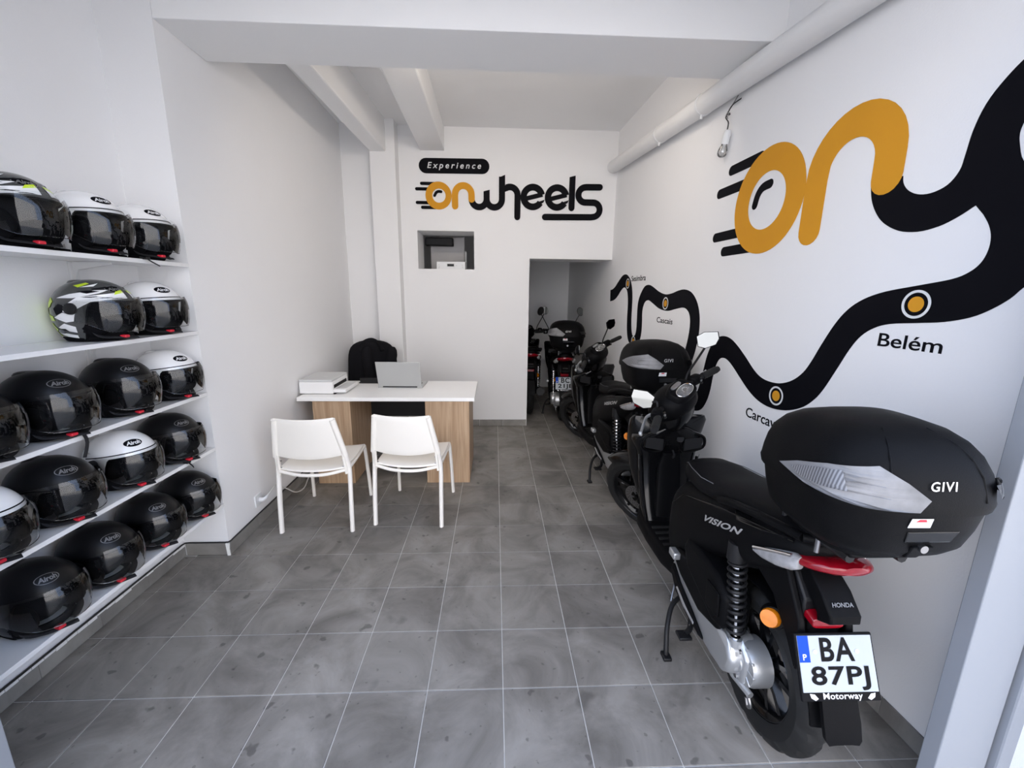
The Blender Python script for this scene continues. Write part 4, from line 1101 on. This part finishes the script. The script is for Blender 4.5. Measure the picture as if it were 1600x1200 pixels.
        MB().loft([[Vector((x, sg * (body_y(x, z) + o_), z)) for x, z in ((0.06, 0.815), (0.02, 0.795), (-0.10, 0.825), (-0.20, 0.855), (-0.18, 0.868), (-0.04, 0.850))] for o_ in (-0.01, 0.008)]).build('grab_recess', GLOSS, bp, smooth=0, bevel=0.006)
    # under-seat gloss skirts that hide the frame
    MB().loft([ring_se(x, 0, z, w, h_, 24, 3, 'yz') for x, z, w, h_ in ((0.20, 0.47, 0.10, 0.06), (0.35, 0.42, 0.12, 0.09), (0.50, 0.36, 0.11, 0.09), (0.56, 0.34, 0.09, 0.06))]).build('lower_fairing', DARKP, t, smooth=60)
    # --- seat, two levels
    SE = [(-0.215, 0.890, 0.045, 0.018), (-0.19, 0.890, 0.100, 0.030), (-0.10, 0.882, 0.128, 0.036), (0.04, 0.866, 0.140, 0.040), (0.14, 0.846, 0.146, 0.046), (0.20, 0.826, 0.148, 0.050), (0.30, 0.806, 0.146, 0.052), (0.42, 0.796, 0.130, 0.056), (0.50, 0.784, 0.106, 0.060), (0.56, 0.757, 0.080, 0.060), (0.600, 0.722, 0.045, 0.040)]
    se = MB().loft([ring_se(x, 0, z - 0.012, w, h_, 36, 2.7, 'yz') for x, z, w, h_ in SE]).build('seat', SEATM, t, smooth=60)
    for sg in (1, -1):
        MB().tube([(x, sg * (w * 0.93), z - 0.012 + h_ * 0.66) for x, z, w, h_ in SE[5:-1]], 0.0018, 5).build('seat_seam', SEAMG, se, smooth=60)
        MB().tube(catmull([(-0.24, sg * 0.105, 0.892), (-0.10, sg * 0.140, 0.880), (0.04, sg * 0.152, 0.850), (0.12, sg * 0.150, 0.822)], 4), 0.014, 10).build('grab_rail', MATTE, t, smooth=60)
    MB().tube([(-0.24, -0.105, 0.892), (-0.27, -0.06, 0.897), (-0.27, 0.06, 0.897), (-0.24, 0.105, 0.892)], 0.014, 10).build('grab_rail', MATTE, t, smooth=60)
    # --- tail lamp unit
    tl = MB().loft([ring_se(x, 0, z, w, h_, 32, 2.4, 'yz') for x, z, w, h_ in ((-0.17, 0.790, 0.106, 0.022), (-0.215, 0.804, 0.106, 0.027), (-0.262, 0.817, 0.092, 0.026), (-0.298, 0.827, 0.066, 0.020), (-0.315, 0.832, 0.035, 0.012))]).build('tail_lamp', REDL, t, smooth=60)
    for sg in (1, -1):
        MB().loft([ring_se(x, sg * y, z, w, h_, 20, 2.2, 'yz') for x, y, z, w, h_ in ((-0.085, 0.134, 0.752, 0.006, 0.008), (-0.125, 0.124, 0.763, 0.016, 0.021), (-0.175, 0.108, 0.780, 0.024, 0.030), (-0.215, 0.098, 0.795, 0.020, 0.030), (-0.235, 0.094, 0.803, 0.012, 0.02))]).build('turn_signal', CLEARL, tl, smooth=60)
        MB().tube(catmull([(-0.09, sg * 0.141, 0.762), (-0.15, sg * 0.131, 0.790), (-0.22, sg * 0.113, 0.820)], 4), 0.006, 6).build('lamp_bezel', CHROME, tl, smooth=60)
    # --- rear fender, plate carrier, mudflap
    fe = MB().loft([[Vector((x, -w, z)), Vector((x + d, -w * 1.02, z - d * .5)), Vector((x + d, w * 1.02, z - d * .5)), Vector((x, w, z))] for x, z, w, d in ((-0.165, 0.785, 0.042, 0.07), (-0.215, 0.768, 0.044, 0.06), (-0.267, 0.735, 0.046, 0.055), (-0.314, 0.688, 0.046, 0.05), (-0.318, 0.664, 0.043, 0.05), (-0.285, 0.648, 0.038, 0.03))]).build('rear_fender', MATTE, t, smooth=25, bevel=0.006)
    def fnh(x, y):
        return Vector((-0.392 - y * 0.62 * -1 * 0 + (-0.0045) + (y * 0.66), -x, 0.612 + y * 0.75))
    text_on(fe, 'fender_lettering', 'HONDA', 0.062, 0.012, lambda x, y: Vector((-0.2945 + y * 0.70, -x, 0.7110 + y * 0.71)), LETG, shear=0.2, offset=0.02)
    MB().loft([ring_se(-0.256 + k, 0.004, 0.628 + k * .3, 0.050 + k * .2, 0.017, 20, 4, 'yz') for k in (-0.012, 0.02)]).build('rear_reflector', REDL, fe, bevel=0.002)
    MB().box(-0.252, -0.20, -0.050, 0.050, 0.50, 0.64).build('plate_carrier', MATTE, t, bevel=0.008)
    # hugger between body and wheel
    MB().loft([[Vector((R_2 * cos(a) - 0.045, -w, RR + R_2 * sin(a))) for R_2, w in ((0.300, 0.062), (0.312, 0.0), (0.300, -0.062), (0.294, -0.062), (0.305, 0.0), (0.294, 0.062))] for a in [radians(q) for q in range(50, 170, 9)]]).build('wheel_hugger', MATTE, t, smooth=50)
    MB().prism([(-0.02, 0.66), (-0.08, 0.74), (-0.16, 0.765), (-0.255, 0.62), (-0.285, 0.50), (-0.265, 0.46), (-0.215, 0.53), (-0.13, 0.62)], 0.062, 0.084).build('fender_stay', MATTE, t, bevel=0.006)
    MB().prism([(-0.02, 0.66), (-0.08, 0.74), (-0.16, 0.765), (-0.255, 0.62), (-0.285, 0.50), (-0.265, 0.46), (-0.215, 0.53), (-0.13, 0.62)], -0.084, -0.062).build('fender_stay', MATTE, t, bevel=0.006)
    MB().prism([(-0.02, 0.66), (-0.08, 0.74), (-0.16, 0.765), (-0.235, 0.68), (-0.235, 0.58), (-0.13, 0.60)], -0.06, 0.06).build('inner_fender', DARKP, t, bevel=0.006)
    # side reflector
    for sg in (1, -1):
        c = Vector((-0.155, sg * 0.098, 0.546))
        rf = MB().tube([c + Vector((0.006, sg * -0.010, -0.003)), c, c + Vector((-0.004, sg * 0.006, 0.002))], [0.030, 0.029, 0.026], 26).build('side_reflector', ORANGEL, t)
        MB().tube([c + Vector((0.02, sg * -0.03, -0.01)), c + Vector((0, sg * -0.011, 0))], [0.04, 0.034], 20).build('reflector_cup', MATTE, rf)
    # mudflap
    MB().loft([[Vector((x, w * u, z + 0.004 * (1 - u * u))) for u in (-1, -.5, 0, .5, 1)] + [Vector((x + 0.014, w * u, z)) for u in (1, .5, 0, -.5, -1)] for x, z, w in ((-0.318, 0.50, 0.050), (-0.345, 0.44, 0.052), (-0.368, 0.385, 0.054), (-0.384, 0.340, 0.052), (-0.387, 0.328, 0.044))]).build('mudflap', MATTE, t, smooth=40)
    # number plate: tilted board
    if plate_rows:
        Mp = Matrix.Translation((-0.310, 0, 0.531)) @ Matrix.Rotation(radians(24), 4, 'Y')
        pw, ph = plate_w, 0.152
        npl = MB().box(-0.004, 0.004, -pw / 2, pw / 2, -ph / 2 - 0.022, ph / 2 + 0.004, Mp).build('plate_holder', PLATEK, t, bevel=0.003)
        MB().box(-0.0062, -0.0035, -pw / 2 + 0.006, pw / 2 - 0.006, -ph / 2 + 0.003, ph / 2 - 0.002, Mp).build('plate', PLATEW, npl, smooth=0)
        def fp(cy, cz):
            return lambda x, y: Mp @ Vector((-0.0073, -(cy + x), cz + y))
        MB().box(-0.0066, -0.006, pw / 2 - 0.038, pw / 2 - 0.006, 0.004, ph / 2 - 0.002, Mp).build('plate_band', PLATEB, npl, smooth=0)
        text_on(npl, 'plate_lettering', 'P', 0.011, 0.016, fp(-pw / 2 + 0.022, 0.018), LETW, offset=0.02)
        text_on(npl, 'plate_lettering', plate_rows[0], 0.100, 0.063, fp(0.004, ph / 2 - 0.0385), PLATEK, offset=0.022, space=1.15)
        text_on(npl, 'plate_lettering', plate_rows[1], 0.172, 0.063, fp(0.004, -ph / 2 + 0.0385), PLATEK, offset=0.022, space=1.08)
        for yy in (-0.062, 0.062): MB().cyl(Mp @ Vector((-0.006, yy, 0.032)), Mp @ Vector((-0.0085, yy, 0.032)), 0.006, 12).build('plate_screw', LETW, npl)
        if motorway:
            text_on(npl, 'holder_lettering', 'Motorway', 0.115, 0.021, lambda x, y: Mp @ Vector((-0.0052, -(x + 0.004), -ph / 2 - 0.0095 + y)), LETW, offset=0.015, space=1.05)
            for sg in (1, -1):
                MB().add([Mp @ Vector((-0.0052, sg * q[0] - 0.004, -ph / 2 - 0.0095 + q[1])) for q in ((0.072, -0.004), (0.082, 0.007), (0.096, 0.009), (0.093, -0.002), (0.081, -0.009))], [(0, 1, 2, 3, 4)]).build('wing_mark', LETW, npl, smooth=0)
    # --- floorboard, side skirts
    MB().loft([ring_se(x, 0, z, w, h_, 28, 4, 'yz') for x, z, w, h_ in ((0.50, 0.255, 0.125, 0.055), (0.60, 0.245, 0.145, 0.052), (0.80, 0.240, 0.150, 0.050), (0.96, 0.255, 0.148, 0.060), (1.02, 0.29, 0.12, 0.05))]).build('floorboard', MATTE, t, smooth=50)
    for k in range(5):
        MB().box(0.63 + 0.055 * k, 0.65 + 0.055 * k, -0.115, 0.115, 0.288, 0.2945).build('floor_rib', RUBBER, t, smooth=0)
    # --- leg shield: inner matte wall, outer gloss wings
    LS = [(0.90, 0.27, 0.128, 0.05), (0.955, 0.36, 0.140, 0.05), (0.985, 0.48, 0.150, 0.05), (1.000, 0.58, 0.158, 0.055), (0.990, 0.68, 0.172, 0.07), (0.965, 0.745, 0.205, 0.085), (0.950, 0.780, 0.205, 0.085), (0.930, 0.815, 0.150, 0.070), (0.925, 0.85, 0.08, 0.05)]
    ls = MB().loft([ring_se(x + d, 0, z, d, w, 36, 3.2, 'xy') for x, z, w, d in LS]).build('leg_shield', GLOSS, t, smooth=60)
    ls.location.x = -0.06
    fc = MB().loft([ring_se(x, 0, z, d, w, 36, 2.5, 'xy') for x, z, w, d in ((1.08, 0.28, 0.085, 0.08), (1.10, 0.40, 0.135, 0.07), (1.11, 0.55, 0.182, 0.075), (1.115, 0.66, 0.200, 0.095), (1.11, 0.73, 0.205, 0.115), (1.085, 0.80, 0.215, 0.105), (1.05, 0.87, 0.220, 0.060), (1.035, 0.895, 0.205, 0.030))]).build('front_cover', GLOSS, t, smooth=60)
    fc.location.x = -0.05
    MB().loft([ring_se(1.145 + q * 0.02, 0, 0.70, 0.070 - q * .02, 0.038 - q * .01, 24, 2.4, 'yz') for q in (0, 1, 2)]).build('headlamp', CLEARL, t, smooth=60)
    for sg in (1, -1):
        # open pockets with a raised rim, inner knee panels
        MB().tube(catmull([(0.955, sg * 0.050, 0.800), (0.945, sg * 0.115, 0.815), (0.948, sg * 0.168, 0.790), (0.965, sg * 0.172, 0.730), (0.985, sg * 0.110, 0.700), (0.975, sg * 0.055, 0.715), (0.955, sg * 0.050, 0.800)], 4), 0.008, 6).build('pocket_rim', MATTE, ls, smooth=60)
        MB().prism([(sg * 0.06, 0.715), (sg * 0.16, 0.735), (sg * 0.158, 0.79), (sg * 0.06, 0.795)], 0.948, 0.975, 'x').build('pocket', DARKP, ls, smooth=0)
        MB().tube(catmull([(0.915, sg * 0.132, 0.30), (0.965, sg * 0.146, 0.42), (0.995, sg * 0.156, 0.55), (1.005, sg * 0.165, 0.66)], 4), 0.008, 6).build('shield_edge', MATTE, ls, smooth=60)
        MB().tube([(0.985, sg * 0.150, 0.50), (1.01, sg * 0.166, 0.60), (0.998, sg * 0.176, 0.675)], 0.0025, 5).build('edge_highlight', STEEL, ls, smooth=60)
    MB().loft([ring_se(x, 0, z, d, w, 24, 3, 'xy') for x, z, w, d in ((0.945, 0.32, 0.075, 0.02), (0.968, 0.48, 0.07, 0.02), (0.985, 0.62, 0.065, 0.02), (0.965, 0.70, 0.05, 0.02))]).build('centre_panel', MATTE, ls, smooth=60)
    MB().cyl((0.938, -0.03, 0.79), (0.965, -0.03, 0.785), 0.020, 16).build('ignition_switch', DARKP, ls)
    MB().tube([(0.955, 0.0, 0.715), (0.935, 0, 0.70), (0.935, 0, 0.685), (0.95, 0, 0.675)], 0.006, 6).build('bag_hook', DARKP, ls)
    # --- steered group: fork, fender, handlebar
    for s_ in (1, -1):
        MB().tube([(1.085, s_ * 0.075, 0.55), (1.165, s_ * 0.075, 0.39), (1.235, s_ * 0.068, 0.265)], [0.018, 0.022, 0.020], 12).xform(st).build('fork_leg', DARKP if s_ < 0 else MATTE, t)
    MB().prism([(1.16, 0.33), (1.22, 0.36), (1.20, 0.41), (1.14, 0.38)], 0.048, 0.085).xform(st).build('brake_caliper', CAST, t, bevel=0.006)
    fr = []
    for a in range(48, 172, 6):
        q = radians(a); k = max(0.0, sin(radians((a - 48) / 120 * 180))) ** 0.5 if a < 110 else 1.0
        w = 0.068 * (0.12 + 0.88 * k); R2 = RF + 0.030
        fr.append([Vector((1.255 + rr * cos(q), y, RF + rr * sin(q))) for rr, y in ((R2 - 0.030, w), (R2 + 0.004, w * 0.86), (R2 + 0.016, w * .4), (R2 + 0.018, 0), (R2 + 0.016, -w * .4), (R2 + 0.004, -w * 0.86), (R2 - 0.030, -w), (R2, -w * .7), (R2 + 0.010, 0), (R2, w * .7))])
    MB().loft(fr).xform(st).build('front_fender', GLOSS, t, smooth=60)
    # nacelle
    nac = MB().loft([ring_se(x, 0, z, w, h_, 32, 2.5, 'yz') for x, z, w, h_ in ((0.790, 1.010, 0.050, 0.022), (0.805, 1.012, 0.095, 0.050), (0.850, 1.010, 0.125, 0.078), (0.910, 1.005, 0.132, 0.095), (0.965, 0.985, 0.118, 0.095), (1.010, 0.955, 0.085, 0.070), (1.030, 0.940, 0.040, 0.03))]).xform(st).build('nacelle', MATTE, t, smooth=60)
    MB().loft([ring_se(x, 0, z, w, h_, 24, 2.5, 'yz') for x, z, w, h_ in ((0.815, 0.965, 0.06, 0.05), (0.86, 0.93, 0.085, 0.08), (0.93, 0.90, 0.085, 0.08), (0.99, 0.89, 0.06, 0.05))]).xform(st).build('nacelle_cover', GLOSS, nac, smooth=60)
    # dash: lens tilted to the rider
    Md = Matrix.Translation((0.835, 0, 1.083)) @ Matrix.Rotation(radians(-28), 4, 'Y')
    db = MB().loft([[Md @ p for p in ring_se(0, 0, z, 0.062 - k, 0.096 - k, 32, 2.8)] for z, k in ((-0.045, 0.0), (0.0, 0.0), (0.008, 0.006), (0.008, 0.014), (0.001, 0.018))], True, True).xform(st).build('dash_housing', MATTE, nac, smooth=40)
    MB().loft([[Md @ p for p in ring_se(-0.016, 0, z, 0.030 - k, 0.068 - k, 32, 2.2)] for z, k in ((0.000, 0.0), (0.006, 0.0), (0.012, 0.012))]).xform(st).build('dash_dial', DIAL, db, smooth=40)
    MB().loft([[Md @ p for p in ring_se(0.036, 0, z, 0.013 - k, 0.046 - k, 24, 3)] for z, k in ((0.001, 0.0), (0.007, 0.0), (0.009, 0.003))]).xform(st).build('dash_display', STEEL, db, smooth=40)
    MB().tube([Md @ p for p in ring_se(-0.016, 0, 0.008, 0.031, 0.069, 32, 2.2)] + [Md @ ring_se(-0.016, 0, 0.008, 0.031, 0.069, 32, 2.2)[0]], 0.0035, 6).xform(st).build('dial_rim', CHROME, db, smooth=60)
    m = MB()
    for k in range(9):
        a = radians(200 + 140 * k / 8 + 90 + 90)
        m.box(0.020, 0.026, -0.0008, 0.0008, 0.0122, 0.0128, Md @ Matrix.Translation((-0.024, 0, 0)) @ Matrix.Rotation(radians(-80 + 20 * k), 4, 'Z'))
    m.xform(st).build('dial_marks', LETW, db, smooth=0)
    for s_ in (1, -1):
        hb = MB().tube(catmull([(0.90, s_ * 0.06, 1.015), (0.885, s_ * 0.15, 1.035), (0.850, s_ * 0.23, 1.045), (0.812, s_ * 0.335, 1.043)], 4), 0.013, 12).xform(st).build('handlebar', DARKP, nac)
        g0, g1 = Vector((0.843, s_ * 0.250, 1.045)), Vector((0.808, s_ * 0.345, 1.043))
        m = MB(); gp = [g0 + (g1 - g0) * (k / 12) for k in range(13)]
        m.tube(gp, [0.0185 + (0.0022 if k % 2 else 0) for k in range(13)], 16); m.xform(st).build('grip', RUBBER, hb, smooth=50)
        MB().tube([g1, g1 + (g1 - g0).normalized() * 0.016], [0.019, 0.016], 14).xform(st).build('bar_end', STEEL if not box else DARKP, hb)
        sw = MB().loft([[Vector((0.862 + 0.02 * (1 - k), s_ * (0.175 + 0.065 * k), 1.040)) + Vector((0, 0, 0)) + Vector((r_ * cos(2 * pi * i / 16), 0, r_ * sin(2 * pi * i / 16))) for i in range(16)] for k, r_ in ((0, 0.022), (0.15, 0.032), (0.8, 0.032), (1.0, 0.024))]).xform(st).build('switch_block', MATTE, hb, smooth=50)
        for q in range(3): MB().box(0.826, 0.834, s_ * 0.205 - 0.008, s_ * 0.205 + 0.008, 1.022 + 0.014 * q, 1.031 + 0.014 * q).xform(st).build('switch', STEEL if q == 1 else DARKP, hb, bevel=0.002)
        MB().tube(catmull([(0.905, s_ * 0.185, 1.030), (0.925, s_ * 0.225, 1.028), (0.902, s_ * 0.300, 1.022), (0.878, s_ * 0.365, 1.018)], 4), [0.006] * 12 + [0.009], 8, flat=1.6).xform(st).build('brake_lever', CAST, hb, smooth=60)
        MB().ball((0.878, s_ * 0.366, 1.018), 0.0085, 10, 8).xform(st).build('lever_tip', CAST, hb)
        # mirror
        b0 = st(Vector((0.895, s_ * 0.165, 1.055)))
        hc = Vector(mirror_at[0 if s_ > 0 else 1]); ang = radians(mirror_face[0 if s_ > 0 else 1])
        nx = Vector((-cos(ang) * cos(radians(4)), -sin(ang) * cos(radians(4)), -sin(radians(4)))); ny = Vector((0, 0, 1)).cross(nx).normalized(); nz = nx.cross(ny)
        Mm = Matrix.Translation(hc) @ Matrix((nx, ny, nz)).transposed().to_4x4()
        bk = hc + nx * 0.030 + Vector((0, 0, -0.030))
        mr_ = MB().tube(catmull([b0 + Vector((0, 0, -0.03)), b0 + Vector((0, 0, 0.03)), b0.lerp(bk, 0.5) + Vector((0, 0, 0.015)), bk, bk + Vector((0, 0, 0.03))], 4), [0.0065] * 12 + [0.008, 0.010, 0.011, 0.011, 0.008], 8).build('mirror', DARKP, t, smooth=60)
        if round_mirror:
            out_ = [(0.046 * cos(2 * pi * i / 24) - 0.010 * sin(2 * pi * i / 24) * s_, 0.062 * sin(2 * pi * i / 24)) for i in range(24)]
        else:
            out_ = [(s_ * q[0], q[1]) for q in ((-0.060, 0.012), (-0.046, -0.048), (-0.006, -0.056), (0.050, -0.030), (0.064, 0.006), (0.054, 0.046), (-0.020, 0.040))]
            if s_ < 0: out_ = out_[::-1]
        MB().loft([[Mm @ Vector((x, y * k, z * k)) for y, z in out_] for x, k in ((-0.004, 1.0), (0.010, 1.0), (0.026, 0.72), (0.034, 0.35))]).build('mirror_shell', MATTE, mr_, smooth=50, bevel=0.003)
        MB().loft([[Mm @ Vector((x, y * k, z * k)) for y, z in out_] for x, k in ((-0.003, 0.93), (-0.0055, 0.93))]).build('mirror_glass', MIRG, mr_, smooth=0)
    # --- stands, pegs
    MB().tube(catmull([(0.40, 0.10, 0.185), (0.36, 0.17, 0.165), (0.295, 0.215, 0.110), (0.250, 0.232, 0.045), (0.238, 0.235, 0.012)], 4), 0.011, 10).build('side_stand', DARKP, t, smooth=60)
    MB().box(0.210, 0.258, 0.218, 0.254, 0.0, 0.016).build('stand_foot', DARKP, t, bevel=0.004)
    MB().tube(catmull([(0.36, 0.07, 0.20), (0.28, 0.12, 0.17), (0.24, 0.14, 0.145), (0.22, 0.17, 0.135)], 4), 0.012, 10).build('centre_stand', DARKP, t, smooth=60)
    MB().box(0.190, 0.240, 0.150, 0.205, 0.126, 0.140).build('stand_pedal', DARKP, t, bevel=0.004)
    for sg in (1, -1):
        MB().tube([(0.40, sg * 0.14, 0.405), (0.39, sg * 0.175, 0.410), (0.385, sg * 0.185, 0.415)], [0.010, 0.014, 0.010], 8).build('pillion_peg', CAST, t)
        MB().box(0.345, 0.405, sg * 0.178 - 0.016, sg * 0.178 + 0.016, 0.405, 0.438).build('peg_pad', CAST, t, bevel=0.006)
    for a_, b__ in (((0.46, 0.12, 0.21), (0.40, 0.16, 0.15)),):
        MB().tube([a_, b__], 0.004, 6).build('stand_spring', STEEL, t)
    if box:
        rk = MB().box(-0.37, -0.12, -0.080, 0.080, 0.912, 0.928).build('luggage_rack', MATTE, t, bevel=0.005)
        for sg in (1, -1):
            MB().tube([(-0.10, sg * 0.07, 0.880), (-0.17, sg * 0.07, 0.900), (-0.36, sg * 0.07, 0.906)], 0.013, 8).build('rack_arm', DARKP, rk)
            for xx in (-0.13, -0.27): MB().cyl((xx, sg * 0.085, 0.865), (xx, sg * 0.085, 0.925), 0.007, 8).build('rack_bolt', STEEL, rk)
        MB().loft([ring_se(-0.265, 0, z, a_, b__, 28, 3) for z, a_, b__ in ((0.926, 0.12, 0.12), (0.955, 0.13, 0.13))]).build('box_mount', BOXM, rk)
        top_box(t, (-0.275, 0, 0.955))
    return t
make_scooter('black scooter nearest the camera with grained top box and two-row number plate', ('BA', '87PJ'), (0.957, -0.11, 0), radians(90 - 0.6))
make_scooter('black scooter in the middle of the row, its top box under the mural stops', ('BA', '88PJ'), (1.03, 1.67, 0), radians(95), mirror_at=((0.84, 0.20, 1.06), (1.12, -0.20, 1.285)), mirror_face=(250, 208))
make_scooter('black scooter in the doorway with BC number plate and red tail lamp', ('BC', '21JE'), (0.825, 3.74, 0), radians(90 - 5), steer_deg=0, round_mirror=True, mirror_at=((0.93, 0.285, 1.33), (0.93, -0.285, 1.33)), mirror_face=(170, 185))
make_scooter('dark scooter without top box at left in the back room', None, (0.42, 4.05, 0), radians(90 - 1), box=False, steer_deg=0, round_mirror=True, mirror_at=((0.93, 0.285, 1.33), (0.93, -0.285, 1.33)), mirror_face=(170, 185))
